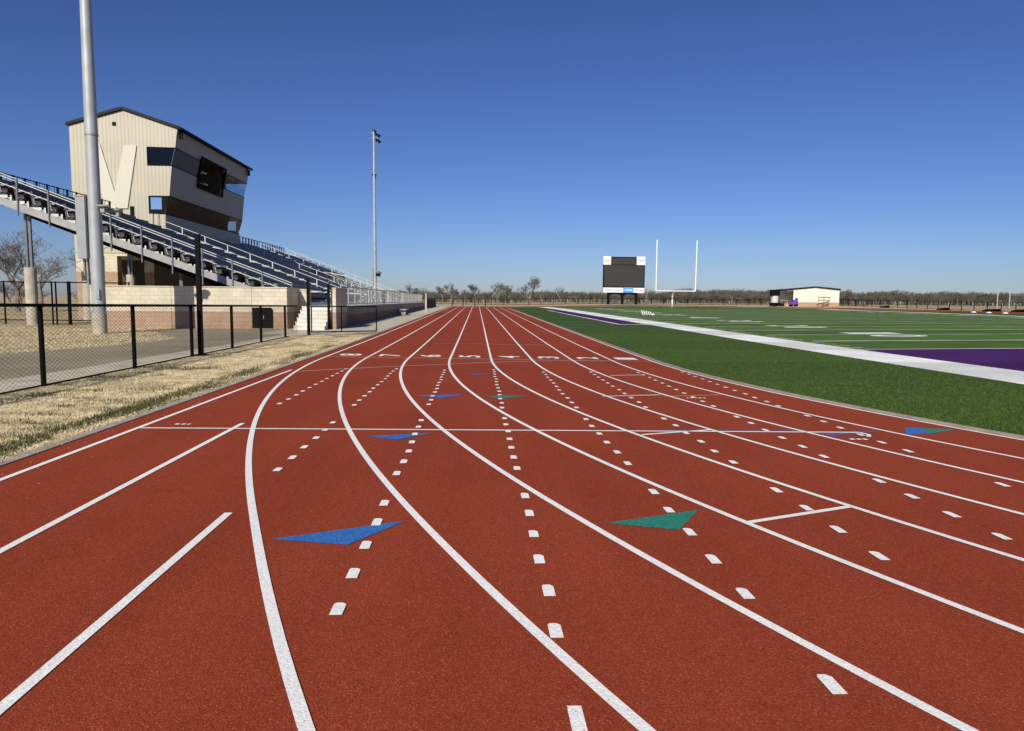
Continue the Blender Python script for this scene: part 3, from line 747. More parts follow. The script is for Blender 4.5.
# upper landing stub at the open end
m_ = MB(); m_.box(-26.2, fx(NR)-.353, Y0+.02, 37.2, tz(NR-1)-.06, tz(NR-1)-.002); m_.build('landing', M['alu'], gs)
m_ = MB()
for h in (.55, .95, 1.07): m_.tube((-26.2, Y0, zt+h), (-23.87, Y0, zt+h), .024, n=6)
m_.build('landing_rail', M['alu'], gs)

def chair(mb, x, y, z, m=0):
    """tip-up seat facing +X: pan, leaning back"""
    mb.prism([(x-.16, y-.23, z+.40), (x+.26, y-.23, z+.43), (x+.26, y-.23, z+.47), (x-.16, y-.23, z+.46)], (0, .46, 0), m)
    mb.prism([(x-.16, y-.25, z+.03), (x-.04, y-.25, z+.03), (x-.17, y-.25, z+.95), (x-.27, y-.25, z+.94)], (0, .50, 0), m)
    mb.prism([(x-.11, y-.2, z+.12), (x+.2, y-.2, z+.30), (x+.2, y-.2, z+.425), (x-.11, y-.2, z+.40)], (0, .40, 0), m)
def chair_arm(mb, x, y, z, m=0):
    mb.bar((x+.0, y-.26, z+.30), (x-.06, y-.26, z+.345), .03, .05, m)
    mb.bar((x-.06, y-.26, z+.34), (x-.12, y-.26, z+.62), .03, .04, m)
    mb.bar((x-.14, y-.26, z+.60), (x+.26, y-.26, z+.66), .06, .07, m)
cm = MB(); chair(cm, 0, 0, 0)
am = MB(); chair_arm(am, 0, 0, 0)
px = lambda k: fx(k)-.52
first = None; ncols = [36.55+.53*j for j in range(5)]
for k in range(NR):
    for yv in ncols:
        rel = Vector((px(k), yv, tz(k)))-ORG[gs]
        if first is None:
            ORG[gs], keep = Vector((0, 0, 0)), ORG[gs].copy()
            first = cm.build('stadium_seat', M['seat'], gs); first.location = rel
            ORG[first] = Vector((0, 0, 0)); arm = am.build('armrest', M['galv'], first); ORG[gs] = keep
        else:
            c = first.copy(); COL.objects.link(c); c.parent = gs; c.location = rel
            a_ = arm.copy(); COL.objects.link(a_); a_.parent = c
m_ = MB(); ma = MB()
for k in range(NR):
    for yv in np.arange(36.55+.53*5, 46.9, .53): chair(m_, px(k), yv, tz(k)); chair_arm(ma, px(k), yv, tz(k))
kind(m_.build('charcoal_seats', M['seat'], gs), 'stuff'); kind(ma.build('seat_armrests', M['alu'], gs), 'stuff')
m_ = MB(); ma = MB(); mp = MB(); mq = MB()
for k in range(NR):
    for yv in np.arange(48.9, 59.9, .53): chair(m_, px(k), yv, tz(k)); chair_arm(ma, px(k), yv, tz(k))
for (ya, yb) in ((61.6, 73.5), (75.1, 88.2)):
    for k in range(8, 15):
        for yv in np.arange(ya, yb, .53): chair(mp, px(k), yv, tz(k)); chair_arm(mq, px(k), yv, tz(k))
    for k in range(0, 8):
        bm_ = MB(); x = px(k); bm_.box(x-.14, x+.14, ya, yb, tz(k)+.40, tz(k)+.45)
        for yv in np.arange(ya+.3, yb, 1.8): bm_.bar((x, yv, tz(k)), (x, yv, tz(k)+.40), .06, .04)
        bm_.build('bench_plank', M['alu'], gs)
kind(m_.build('far_charcoal_seats', M['seat'], gs), 'stuff'); kind(ma.build('far_seat_armrests', M['alu'], gs), 'stuff')
kind(mp.build('purple_seats', M['seat_p'], gs), 'stuff'); kind(mq.build('purple_seat_armrests', M['alu'], gs), 'stuff')

# ------------------------------------------------------------------ press box
pb = thing('press_box', 'tall cream press box with dark gable roof and white V on its side', 'building', (-23.5, 55, .2))
PY0, PY1 = 48.0, 62.4
PR = [(-19.61, 12.45), (-19.78, 11.28), (-20.05, 10.08), (-20.26, 8.17), (-20.56, 6.95), (-20.62, 4.4)]
XB, ZE, XP, ZP = -26.48, 12.55, -23.04, 13.58
T = .16
def P_(x, z, y): return (x, y, z)
for y in (PY0, PY1-T):
    m_ = MB()
    for poly in ([(XB, 4.4), (-21.62, 4.4), (-21.62, 13.13), (XP, ZP), (XB, ZE)],
                 [(-21.617, 11.31), PR[1], (PR[0][0], PR[0][1]+.03), (-21.617, 13.127)],
                 [(-21.617, 8.16), PR[3], PR[2], (-21.617, 10.08)],
                 [(-21.617, 4.4), PR[5], PR[4], (-21.617, 6.99)]):
        m_.prism([P_(x, z, y) for x, z in poly], (0, T, 0))
    m_.build('end_wall', M['siding'], pb)
m_ = MB(); m_.box(XB, XB+T, PY0+T, PY1-T, 4.4, ZE-.02); m_.build('rear_wall', M['siding'], pb)
def front(mb, a, c, y0, y1, t=T, dx=0):
    mb.prism([(a[0]+dx, y0, a[1]), (c[0]+dx, y0, c[1]), (c[0]+dx-t, y0, c[1]), (a[0]+dx-t, y0, a[1])], (0, y1-y0, 0))
lerp = lambda a, c, z: (a[0]+(c[0]-a[0])*(z-a[1])/(c[1]-a[1]), z)
m_ = MB(); e = .004
FY0, FY1 = PY0+T+e, PY1-T-e
bz1, bz0, by0, by1 = 11.5, 9.4, 52.3, 57.1
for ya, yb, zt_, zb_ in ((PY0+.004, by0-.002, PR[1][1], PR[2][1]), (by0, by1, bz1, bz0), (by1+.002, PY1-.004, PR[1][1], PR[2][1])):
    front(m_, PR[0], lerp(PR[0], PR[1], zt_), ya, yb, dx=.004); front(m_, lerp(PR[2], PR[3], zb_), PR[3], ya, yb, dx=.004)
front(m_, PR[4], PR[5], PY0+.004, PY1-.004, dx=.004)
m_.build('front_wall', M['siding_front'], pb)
# open bay: near-black backing added for its shade, dark frame
m_ = MB()
a1 = lerp(PR[0], PR[1], bz1); c0 = lerp(PR[2], PR[3], bz0)
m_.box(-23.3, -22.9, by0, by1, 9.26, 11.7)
bay = m_.build('bay_dark_backing', M['dark'], pb)
m_ = MB()
for yv in (by0-.06, by1+.003):
    m_.prism([(a1[0]+.12, yv, bz1+.05), (PR[1][0]+.12, yv, PR[1][1]), (PR[2][0]+.12, yv, PR[2][1]), (c0[0]+.12, yv, bz0-.05), (c0[0]-.1, yv, bz0-.05), (a1[0]-.1, yv, bz1+.05)], (0, .057, 0))
m_.box(a1[0]-.1, a1[0]+.12, by0, by1, bz1, bz1+.05); m_.box(c0[0]-.1, c0[0]+.12, by0, by1, bz0-.05, bz0)
m_.build('bay_frame', M['dark'], bay)
m_ = MB()
for yv, zz in ((54.2, 10.75), (54.4, 9.95)): m_.box(-20.7, -20.4, yv, yv+.8, zz, zz+.09)
m_.build('ceiling_lamp', M['white_panel'], bay)
# panes
for (i0, i1, ya, yb, mt) in ((1, 2, PY0+.01, by0-.07, 'glass_up'), (1, 2, by1+.07, PY1-.01, 'glass_clear'), (3, 4, PY0+.01, 59.4, 'glass_low'), (3, 4, 59.45, PY1-.01, 'glass_clear')):
    m_ = MB(); front(m_, (PR[i0][0], PR[i0][1]-.06), (PR[i1][0], PR[i1][1]+.06), ya, yb, .03, -.02); f_ = m_.build('window_pane', M[mt], pb)
    m_ = MB()
    front(m_, (PR[i0][0], PR[i0][1]), (PR[i0][0]-.01, PR[i0][1]-.06), ya, yb, .1, .012); front(m_, (PR[i1][0]+.01, PR[i1][1]+.06), (PR[i1][0], PR[i1][1]), ya, yb, .1, .012)
    m_.build('window_frame', M['dark'], f_)
for y, mt1, mt2 in ((PY0+.03, 'glass_side', 'glass_sky'), (PY1-.06, 'glass_clear', 'glass_clear')):
    m_ = MB(); m_.prism([P_(-21.56, 10.14, y), P_(PR[2][0]-.05, 10.14, y), P_(PR[1][0]-.05, 11.22, y), P_(-21.56, 11.25, y)], (0, .03, 0)); wn = m_.build('side_window', M[mt1], pb)
    m_ = MB(); m_.box(-21.615, -21.56, y-.02, y+.05, 10.085, 11.305); m_.box(-21.56, PR[2][0]-.03, y-.02, y+.05, 10.085, 10.14); m_.box(-21.56, PR[1][0]-.03, y-.02, y+.05, 11.24, 11.30); m_.build('window_frame', M['dark'], wn)
    m_ = MB(); m_.box(-21.5, -20.78, y, y+.03, 7.28, 8.06); wn = m_.build('side_window', M[mt2], pb)
    m_ = MB(); m_.box(-21.613, -21.5, y-.02, y+.05, 6.995, 8.155); m_.box(-21.5, PR[4][0]-.03, y-.02, y+.05, 6.995, 7.28); m_.box(-21.5, PR[3][0]-.03, y-.02, y+.05, 8.06, 8.155)
    m_.prism([P_(-20.78, 7.28, y-.02), P_(PR[4][0]+.04, 7.28, y-.02), P_(PR[3][0]-.03, 8.06, y-.02), P_(-20.78, 8.06, y-.02)], (0, .06, 0)); m_.build('window_frame', M['dark'], wn)
# floors inside, and partitions added to darken the open bay
m_ = MB(); m_.box(XB+T, PR[4][0]-.2, FY0, FY1, 6.0, 6.2); m_.box(XB+T, PR[3][0]-.2, FY0, FY1, 9.0, 9.25); m_.box(XB+T, PR[1][0]-.25, FY0, FY1, 11.75, 11.9); m_.build('floor', M['interior'], pb)
m_ = MB()
for yv in (52.05, 57.35): m_.box(XB+T, -20.3, yv, yv+.15, 9.25, 11.75)
m_.box(-23.2, -23.05, FY0+.9, FY1, 6.2, 9.0); m_.box(-23.0, -20.75, 59.3, 59.4, 6.2, 9.0); m_.build('added_partition', M['interior'], pb)
# roof
m_ = MB()
m_.prism([(XB-.14, PY0-.15, ZE-.01), (XP, PY0-.15, ZP+.035), (-19.42, PY0-.15, 12.44), (-19.42, PY0-.15, 12.62), (XP, PY0-.15, ZP+.22), (XB-.14, PY0-.15, ZE+.17)], (0, PY1-PY0+.3, 0))
rf = m_.build('roof', M['roof'], pb)
m_ = MB(); m_.box(-19.42, -19.30, PY0-.15, PY1+.15, 12.40, 12.56); m_.build('gutter', M['dark'], rf)
for yv in (PY0+.25, PY1-.4):
    m_ = MB(); m_.box(-19.60, -19.42, yv, yv+.14, 11.9, 12.38); m_.build('wall_lamp', M['dark'], pb)
# letter on the end wall
m_ = MB(); y = PY0-.085
m_.prism([P_(-25.45, 11.40, y), P_(-24.55, 11.40, y), P_(-23.72, 8.35, y), P_(-23.02, 11.34, y), P_(-22.22, 11.34, y), P_(-22.95, 7.30, y), P_(-24.28, 7.30, y)], (0, .082, 0))
m_.build('letter_panel', M['white_panel'], pb)
m_ = MB(); m_.box(-23.72, -23.50, PY0-.05, PY0-.003, 12.60, 12.82); m_.build('vent', M['dark'], pb)
m_ = MB(); m_.box(-22.80, -22.56, PY0-.06, PY0-.003, 6.85, 7.45); m_.build('vent', M['dark'], pb)
for xv in (-21.35, -20.98):
    m_ = MB(); m_.box(xv-.025, xv+.025, PY0-.05, PY0-.003, 5.2, 6.98); m_.build('downpipe', M['alu_dark'], pb)
# block base
m_ = MB(); m_.box(XB, -20.7, PY0+.05, PY1-.05, 4.2, 4.397); m_.build('base_beam', M['block_base'], pb)
for (xa, xb) in ((XB, -25.55), (-24.62, -23.82), (-22.06, -21.45)):
    for y in (PY0+.05, PY1-.65):
        m_ = MB(); m_.box(xa, xb, y, y+.6, -.1, 4.2); m_.build('base_column', M['block_base'], pb)
m_ = MB(); m_.box(XB+.1, -21.2, 53.2, PY1-.8, -.1, 4.2); m_.build('base_core', M['block_dark'], pb)  # near-black core, painted shade behind the base openings

# ------------------------------------------------------------------ lamp poles
def lamp_pole(x, y, label, name='light_pole'):
    z = G(x, y); H_ = 24.3
    p = thing(name, label, 'light pole', (x, y, z), 'stadium light poles')
    m2 = MB(); m2.tube((x, y, z-.1), (x, y, z+.78), .262, .26, n=24); m2.build('concrete_base', M['pier'], p)
    m2 = MB(); m2.tube((x, y, z+.78), (x, y, z+8), .25, .222, n=28, cap=False); m2.tube((x, y, z+7.7), (x, y, z+16), .232, .175, n=28, cap=False); m2.tube((x, y, z+15.7), (x, y, z+H_), .183, .12, n=28, cap=False); m2.build('shaft', M['pole'], p, smooth=True)
    m2 = MB(); m2.box(x+.02, x+.16, y-.265, y-.2, z+1.35, z+1.75); m2.build('hand_hole_cover', M['box_grey'], p)
    for zz in (7.72, 15.72):
        m2 = MB(); m2.tube((x, y, z+zz), (x, y, z+zz+.06), .246 if zz < 9 else .192, n=28); m2.build('joint_band', M['galv'], p)
    m2 = MB(); m2.box(x-.62, x-.27, y-.23, y+.17, z+2.95, z+5.35); m2.box(x-.64, x-.25, y-.25, y+.19, z+5.35, z+5.40); cb = m2.build('control_cabinet', M['box_grey'], p)
    m2 = MB(); m2.box(x-.30, x-.24, y-.1, y+.1, z+3.2, z+3.3); m2.box(x-.30, x-.24, y-.1, y+.1, z+5.0, z+5.1); m2.build('bracket', M['galv'], cb)
    for xq, zq in ((x-.5, 2.3), (x-.38, 1.9)):
        m2 = MB(); m2.tube((xq, y, z+zq), (xq, y, z+2.95), .03, n=6); m2.build('conduit', M['galv'], cb)
    for (dx0, dx1, zz, yo) in ((.18, .72, 4.96, -.25), (.62, 1.02, 4.86, .1)):
        m2 = MB()
        pts = []
        for k in range(20):
            a = 2*math.pi*k/20; pts.append((x+(dx0+dx1)/2+math.cos(a)*(dx1-dx0)/2, y+yo+math.sin(a)*.2, z+zz))
        m2.prism(pts, (0, 0, .06)); m2.bar((x+.15, y+yo*.5, z+zz-.03), (x+dx1-.1, y+yo, z+zz-.03), .05); m2.box(x+(dx0+dx1)/2-.08, x+(dx0+dx1)/2+.08, y+yo-.08, y+yo+.08, z+zz-.22, z+zz-.003)
        m2.build('low_lamp', M['box_grey'], p)
    m2 = MB()
    for zz in (23.3, 24.0): m2.bar((x-.3, y, z+zz), (x+.6, y, z+zz), .1)
    m2.build('crossarm', M['galv'], p)
    for (dx, zz) in ((.25, 24.0), (.62, 23.75), (.30, 23.2), (.66, 22.95), (.0, 24.35)):
        m2 = MB()
        m2.tube((x+dx-.1, y-.05, z+zz+.1), (x+dx+.2, y+.1, z+zz-.2), .10, .26, n=12); m2.build('floodlight', M['dark'], p)
    m2 = MB(); m2.box(x-.35, x+.3, y-.15, y+.15, z+18.3, z+18.42); m2.tube((x+.12, y, z+17.7), (x+.18, y, z+18.3), .1, n=8); m2.build('floodlight_bracket', M['dark'], p)
    if y > 60:
        m2 = MB(); m2.box(x+.15, x+.75, y-.2, y+.2, z+4.3, z+4.75); m2.build('lamp_driver', M['dark'], p)
    return p
lamp_pole(-15.1, 28.9, 'thick grey lamp pole with a cabinet beside the block wall')
lamp_pole(-14.4, 100.5, 'slim distant lamp pole with floodlights beyond the grandstand')

# ------------------------------------------------------------------ far end objects
def zg(x, y): return G(x, y)
# scoreboard
sx, sy = 33.5, 160; sz = zg(sx, sy)
sb = thing('scoreboard', 'large dark video scoreboard on three arched black legs', 'scoreboard', (sx, sy, sz))
m_ = MB(); m_.box(28.8, 38.4, sy, sy+.6, 3.5, 11.6); m_.build('cabinet', M['dark'], sb)
m_ = MB(); m_.box(29.0, 38.15, sy-.06, sy-.003, 4.85, 9.70); m_.build('video_screen', M['screen'], sb)
m_ = MB(); m_.box(30.6, 36.35, sy-.06, sy-.003, 9.85, 11.35); m_.build('score_panel', M['screen'], sb)
for (x0, x1, z0, z1, mt, ink) in ((28.75, 30.5, 9.8, 11.7, 'panel_white', 'ink_red'), (36.45, 38.4, 9.8, 11.7, 'panel_white', 'ink'), (28.8, 31.0, 3.5, 4.6, 'panel_white', 'ink'), (31.03, 33.5, 3.5, 4.6, 'panel_white', 'ink'), (33.6, 35.75, 3.5, 4.7, 'panel_blue', 'panel_white'), (35.8, 38.35, 3.5, 4.6, 'panel_white', 'ink')):
    m_ = MB(); m_.box(x0, x1, sy-.09, sy-.004, z0, z1); pn = m_.build('sponsor_panel', M[mt], sb)
    m_ = MB(); xx = x0+.35
    while xx < x1-.4:
        ww = random.uniform(.15, .3); zc = (z0+z1)/2; m_.box(xx, xx+ww, sy-.1, sy-.091, zc-.13, zc+.13); xx += ww+.08
    m_.build('sponsor_mark', M[ink], pn)
for x in (30.1, 33.35, 36.6):
    m_ = MB(); m_.box(x-.28, x+.28, sy+.05, sy+.55, sz-.1, 3.497); m_.build('leg', M['dark'], sb)
m_ = MB()
for xa, xb in ((30.38, 33.07), (33.63, 36.32)):
    xm, rr = (xa+xb)/2, (xb-xa)/2
    arc = [(xm+rr*math.cos(math.pi*k/12), sy+.1, 2.55+.6*math.sin(math.pi*k/12)) for k in range(13)]
    m_.prism([(xa, sy+.1, 3.49), (xb, sy+.1, 3.49)]+arc, (0, .4, 0))
m_.build('arch', M['dark'], sb)
# goal post
gx, gy = 35.4, 124.0
gp = thing('goal_post', 'white gooseneck football goal post with two tall uprights', 'goal post', (gx, gy+2, zg(gx, gy+2)))
m_ = MB(); z0 = zg(gx, gy+2); m_.tube((gx, gy+2, z0-.1), (gx, gy+2, 2.3), .13, n=12)
pts = [(gx, gy+2-2*(1-math.cos(a)), 2.3+1.05*math.sin(a)) for a in [math.pi/2*k/8 for k in range(9)]]
for p, q in zip(pts[:-1], pts[1:]): m_.tube(p, q, .13, n=12)
m_.build('gooseneck', M['goal_white'], gp, smooth=True)
m_ = MB(); m_.tube((gx-3.6, gy, 3.42), (gx+3.6, gy, 3.42), .10, n=10); m_.build('crossbar', M['goal_white'], gp)
for s in (-1, 1):
    m_ = MB(); m_.tube((gx+s*3.55, gy, 3.42), (gx+s*3.60, gy, 12.4), .11, n=10); m_.build('upright', M['goal_white'], gp)
# shed
bx = zg(70, 147)-.02
sh = thing('field_house', 'low cream block field house with shallow gable and open porch', 'building', (70.5, 147, bx))
m_ = MB(); yv = 147.0; z1 = 4.30
m_.prism([(67.710, yv, bx-.1), (76.710, yv, bx-.1), (76.710, yv, 4.25), (72.120, yv, 4.78), (67.710, yv, 4.3)], (0, 9, 0)); m_.build('wall', M['cream_wall'], sh)
m_ = MB(); m_.prism([(64.380, yv+4, bx-.1), (67.707, yv+4, bx-.1), (67.707, yv+4, 4.1), (64.380, yv+4, 4.0)], (0, 5, 0)); m_.build('porch_wall', M['cream_wall'], sh)
m_ = MB(); m_.prism([(64.020, yv-.3, 4.08), (72.120, yv-.3, 4.84), (76.980, yv-.3, 4.30), (76.980, yv-.3, 4.55), (72.120, yv-.3, 5.06), (64.020, yv-.3, 4.33)], (0, 9.6, 0)); m_.build('roof', M['roof'], sh)
for xv in (64.200, 67.530):
    m_ = MB(); m_.box(xv-.09, xv+.09, yv-.1, yv+.1, bx-.1, 4.1); m_.build('porch_post', M['dark'], sh)
m_ = MB(); m_.box(66.450, 67.080, yv+3.95, yv+3.997, bx, bx+2.1); m_.build('door', M['white_panel'], sh)
sh.rotation_euler = (0, 0, R(-25))
tk = thing('water_tank', 'pale water tank under a black box on a dark trailer', 'tank', (62.7, 145.5, bx))
m_ = MB(); m_.tube((62.75, 145.5, bx+.75), (62.75, 145.5, bx+2.15), .72, n=16); m_.build('tank_body', M['tank'], tk, smooth=False)
m_ = MB(); m_.box(61.9, 63.6, 144.9, 146.1, bx+2.17, bx+3.4); m_.box(61.85, 63.65, 144.85, 146.15, bx+3.4, bx+3.46); m_.build('black_box', M['dark'], tk)
m_ = MB(); m_.box(61.8, 64.6, 144.9, 146.1, bx+.5, bx+.7); m_.bar((64.6, 145.5, bx+.6), (66.0, 145.5, bx+.45), .08); m_.build('trailer_bed', M['dark'], tk)
for xv in (62.3, 63.6):
    for yv2 in (144.85, 146.15):
        m_ = MB(); m_.tube((xv, yv2-.1, bx+.32), (xv, yv2+.1, bx+.32), .32, n=14); m_.build('wheel', M['dark'], tk)
ct = thing('purple_cart', 'small purple utility cart with light frame beside the porch', 'cart', (66.5, 144.8, bx))
m_ = MB(); m_.prism([(66.5, 144.4, bx+.3), (68.3, 144.4, bx+.3), (68.3, 144.4, bx+1.2), (67.6, 144.4, bx+1.35), (67.3, 144.4, bx+.9), (66.5, 144.4, bx+.85)], (0, .9, 0)); m_.box(68.0, 68.25, 144.5, 145.2, bx+1.2, bx+1.75); m_.build('cart_body', M['purple_paint'], ct)
m_ = MB()
for yv2 in (144.45, 145.25):
    m_.bar((64.9, yv2, bx+.45), (66.5, yv2, bx+.45), .08); m_.bar((64.9, yv2, bx+.45), (64.9, yv2, bx+1.4), .06); m_.bar((64.9, yv2, bx+1.4), (66.6, yv2, bx+1.1), .06)
m_.build('frame', M['kerb'], ct)
for xv in (65.1, 66.9, 68.0):
    m_ = MB(); m_.tube((xv, 144.3, bx+.27), (xv, 144.5, bx+.27), .27, n=14); m_.tube((xv, 145.2, bx+.27), (xv, 145.4, bx+.27), .27, n=14); m_.build('wheel', M['dark'], ct)
ct.location.x -= .95
rk = MB(); yv2 = 143.6; bx = zg(73, 143.6)
for xv in (73.2, 74.3, 75.4): rk.bar((xv-1.9, yv2, bx), (xv-1.6, yv2+.4, bx+2.0), .1); 
for zz in (.5, 1.3, 1.9): rk.bar((71.2+zz*.15, yv2+zz*.2, bx+zz), (73.7+zz*.15, yv2+zz*.2, bx+zz), .1, .16)
rk.box(72.4, 73.4, yv2-.2, yv2+.5, bx+.4, bx+.52)
tag(rk.build('timber_rack', M['rust'], org=(72.4, 143.8, bx)), 'brown timber rack leaning at the field house wall', 'rack')
# white slatted boards on the near part of the field
wx, wy = 16.9, 69.0; wz = zg(wx, wy)
wb = thing('marker_boards', 'bundle of white yard marker boards leaning on the turf', 'marker boards', (wx, wy, wz))
for k in range(5):
    m_ = MB(); x = wx-.35+.19*k
    m_.prism([(x-.10, wy-.1*k, wz+.02), (x-.03, wy-.1*k, wz+.02), (x-.12, wy-.1*k+.3, wz+.46-.03*k), (x-.19, wy-.1*k+.3, wz+.46-.03*k)], (.02, .06, 0)); m_.build('board', M['goal_white'], wb)
m_ = MB(); m_.box(wx+.28, wx+.55, wy-.7, wy-.1, wz+.01, wz+.14); m_.build('base', M['goal_white'], wb)
# far fences
ff = thing('far_fence', 'long grey mesh fence across the field beyond the track end', 'fence', (20, 172, zg(20, 172)))
m_ = MB(); A = []; 
for x in np.arange(-24, 100, 3.05):
    z = zg(x, 172); m_.bar((x, 172, z-.1), (x, 172, z+1.45), .13)
fo = m_.build('fence_posts', M['black_metal'], ff); kind(fo, 'stuff')
m_ = MB(); xs_ = list(np.arange(-24, 101, 3.05))
for a, c in zip(xs_[:-1], xs_[1:]):
    for h in (.08, 1.42): m_.bar((a, 172, zg(a, 172)+h), (c, 172, zg(c, 172)+h), .10)
m_.build('fence_rail', M['black_metal'], ff)
m_ = MB()
for x in np.arange(-24, 98, .3):
    z = zg(x, 172); m_.bar((x, 172, z+.08), (x+.75, 172, z+1.42), .012); m_.bar((x+.75, 172, z+.08), (x, 172, z+1.42), .012)
m_.build('wire_mesh', M['black_metal'], ff)
rf_ = thing('side_fence', 'dark post and wire fence along the far side of the track', 'fence', (83, 130, zg(83, 130)))
ys_ = list(np.arange(86, 172, 3.05))
for y in ys_:
    m_ = MB(); z = zg(83, y); m_.bar((83, y, z-.1), (83, y, z+1.5), .09); m_.build('post', M['black_metal'], rf_)
m_ = MB()
for a, c in zip(ys_[:-1], ys_[1:]):
    for h in (.1, 1.47): m_.bar((83, a, zg(83, a)+h), (83, c, zg(83, c)+h), .05)
m_.build('rail', M['black_metal'], rf_)
m_ = MB()
for y in np.arange(86, 171, .3):
    z = zg(83, y); m_.bar((83, y, z+.08), (83, y+.75, z+1.42), .012); m_.bar((83, y+.75, z+.08), (83, y, z+1.42), .012)
m_.build('wire_mesh', M['black_metal'], rf_)
# dark covered bundles by the side fence
for (x, y, l, lab) in ((80.8, 135.5, .8, 'small dark covered bundle by the side fence nearest the field house'), (80.8, 118, .9, 'dark covered bundle by the side fence between two others'),
                       (80.8, 106.5, 1.3, 'long dark covered bundle by the side fence near the white poles'), (80.8, 101.0, .8, 'dark covered bundle by the side fence at the picture edge')):
    m_ = MB(); z = zg(x, y); n_ = 9; pr0 = []
    for k in range(n_+1):
        a = math.pi*k/n_; pr0.append((x+.7*math.cos(a), y-l, z+(.32+.12*math.sin(3*a+x))*math.sin(a)))
    m_.prism(pr0, (.1, 2*l, 0))
    for k in range(3): m_.box(x-.4, x+.4, y-l+k*.7*l, y-l+k*.7*l+.35*l, z+.02, z+.42-.06*k)
    tag(m_.build('covered_bundle', M['dark'], org=(x, y, z)), lab, 'bundle', 'dark bundles along the side fence')
for (x, y, h, lab) in ((103.5, 135, 3.7, 'tall thin white pole beyond the side fence near a cluster of bundles'), (106.0, 135, 3.6, 'second tall thin white pole closest to the picture edge')):
    m_ = MB(); z = zg(x, y); m_.tube((x, y, z), (x, y, z+h), .09, .08, n=8); m_.tube((x, y, z+h), (x, y, z+h+.12), .16, .05, n=8)
    tag(m_.build('white_pole', M['alu'], org=(x, y, z)), lab, 'pole', 'white poles beyond the side fence')
for k, (x, y) in enumerate(((70.2, 96), (70.2, 93), (70.2, 90))):
    m_ = MB(); z = zg(x, y); m_.box(x-.3, x+.3, y-.25, y+.25, z, z+.04); m_.prism([(x-.25, y-.15, z+.04), (x+.25, y-.15, z+.04), (x+.15, y-.15, z+.16), (x-.15, y-.15, z+.16)], (0, .3, 0))
    tag(m_.build('yard_marker', M['goal_white'], org=(x, y, z)), 'low white lane marker block on the inner edge of the far straight', 'marker', 'white marker blocks on the far straight')
# small things by the stand front
bn = thing('bench', 'low metal bench against the grandstand front wall', 'bench', (-6.1, 60, zg(-6.1, 60)))
z = zg(-6.1, 60)
m_ = MB(); m_.box(-6.4, -5.9, 58.6, 61.4, z+.42, z+.47); m_.build('seat', M['alu'], bn)
for y in (58.9, 61.1):
    m_ = MB(); m_.box(-6.35, -5.95, y-.04, y+.04, z, z+.42); m_.build('leg', M['galv'], bn)
m_ = MB(); z = zg(-5.4, 71); m_.box(-5.2, -5.04, 70.92, 71.08, z-.05, z+1.85); m_.box(-5.23, -5.01, 70.89, 71.11, z+1.85, z+1.9); m_.box(-5.26, -4.98, 70.87, 71.13, z-.03, z+.04)
tag(m_.build('white_post', M['pier'], org=(-5.4, 71, z)), 'square white post at the far end of the stand wall', 'post')
ws = thing('screened_fence', 'low fence with black windscreen beyond the grandstand end', 'fence', (-6.6, 100, zg(-6.6, 100)))
m_ = MB(); z = zg(-6.6, 100); m_.box(-6.62, -6.58, 92, 113, z-.02, z+1.15); m_.build('windscreen', M['dark'], ws)
for y in (92, 95.5, 99, 102.5, 106, 109.5, 113):
    m_ = MB(); m_.box(-6.66, -6.56, y-.05, y+.05, z-.1, z+1.22); m_.build('post', M['black_metal'], ws)
for (x, y, lab) in ((-4.6, 131, 'black post across the chute end closest to the stand'), (-2.6, 131, 'second black post across the chute end from the stand'), (-.4, 131, 'third black post across the chute end from the stand'), (1.6, 131, 'black post across the chute end closest to the field')):
    m_ = MB(); z = zg(x, y); m_.box(x-.08, x+.08, y-.08, y+.08, z-.05, z+1.35); m_.box(x-.1, x+.1, y-.1, y+.1, z+1.35, z+1.39)
    tag(m_.build('black_post', M['dark'], org=(x, y, z)), lab, 'post', 'black posts across the chute end')

# ------------------------------------------------------------------ trees
MINR = [.012]
def grow(mbt, mbc, p, d, l, r, depth, rnd, spread=.6, up=.25, split=0):
    """leafless branching: first levels go to the trunk mesh, the rest to the crown mesh"""
    r = max(r, MINR[0]); segs = 2 if depth > 2 else 1
    for s in range(segs):
        d = (d + Vector((rnd.uniform(-1, 1), rnd.uniform(-1, 1), rnd.uniform(-.6, 1)))*.16).normalized()
        q = p + d*(l/segs); r2 = r*(.86 if depth else .5)
        (mbt if depth >= split else mbc).tube(p, q, r, r2, n=6 if depth >= split else 3, cap=False); p, r = q, r2
        if depth and s < segs-1 and rnd.random() < .7:
            a = rnd.uniform(0, 2*math.pi); sd = (d*.45+Vector((math.cos(a), math.sin(a), rnd.uniform(.0, .5)))*.8).normalized()
            grow(mbt, mbc, p, sd, l*.62, r*.5, depth-1, rnd, spread, up, split)
    if depth:
        for k in range(3 if rnd.random() < .60 else 2):
            a = rnd.uniform(0, 2*math.pi)
            nd = (d + Vector((math.cos(a), math.sin(a), 0))*rnd.uniform(spread*.6, spread*1.5) + Vector((0, 0, up*rnd.random()))).normalized()
            grow(mbt, mbc, p, nd, l*rnd.uniform(.62, .85), r*.68, depth-1, rnd, spread, up, split)
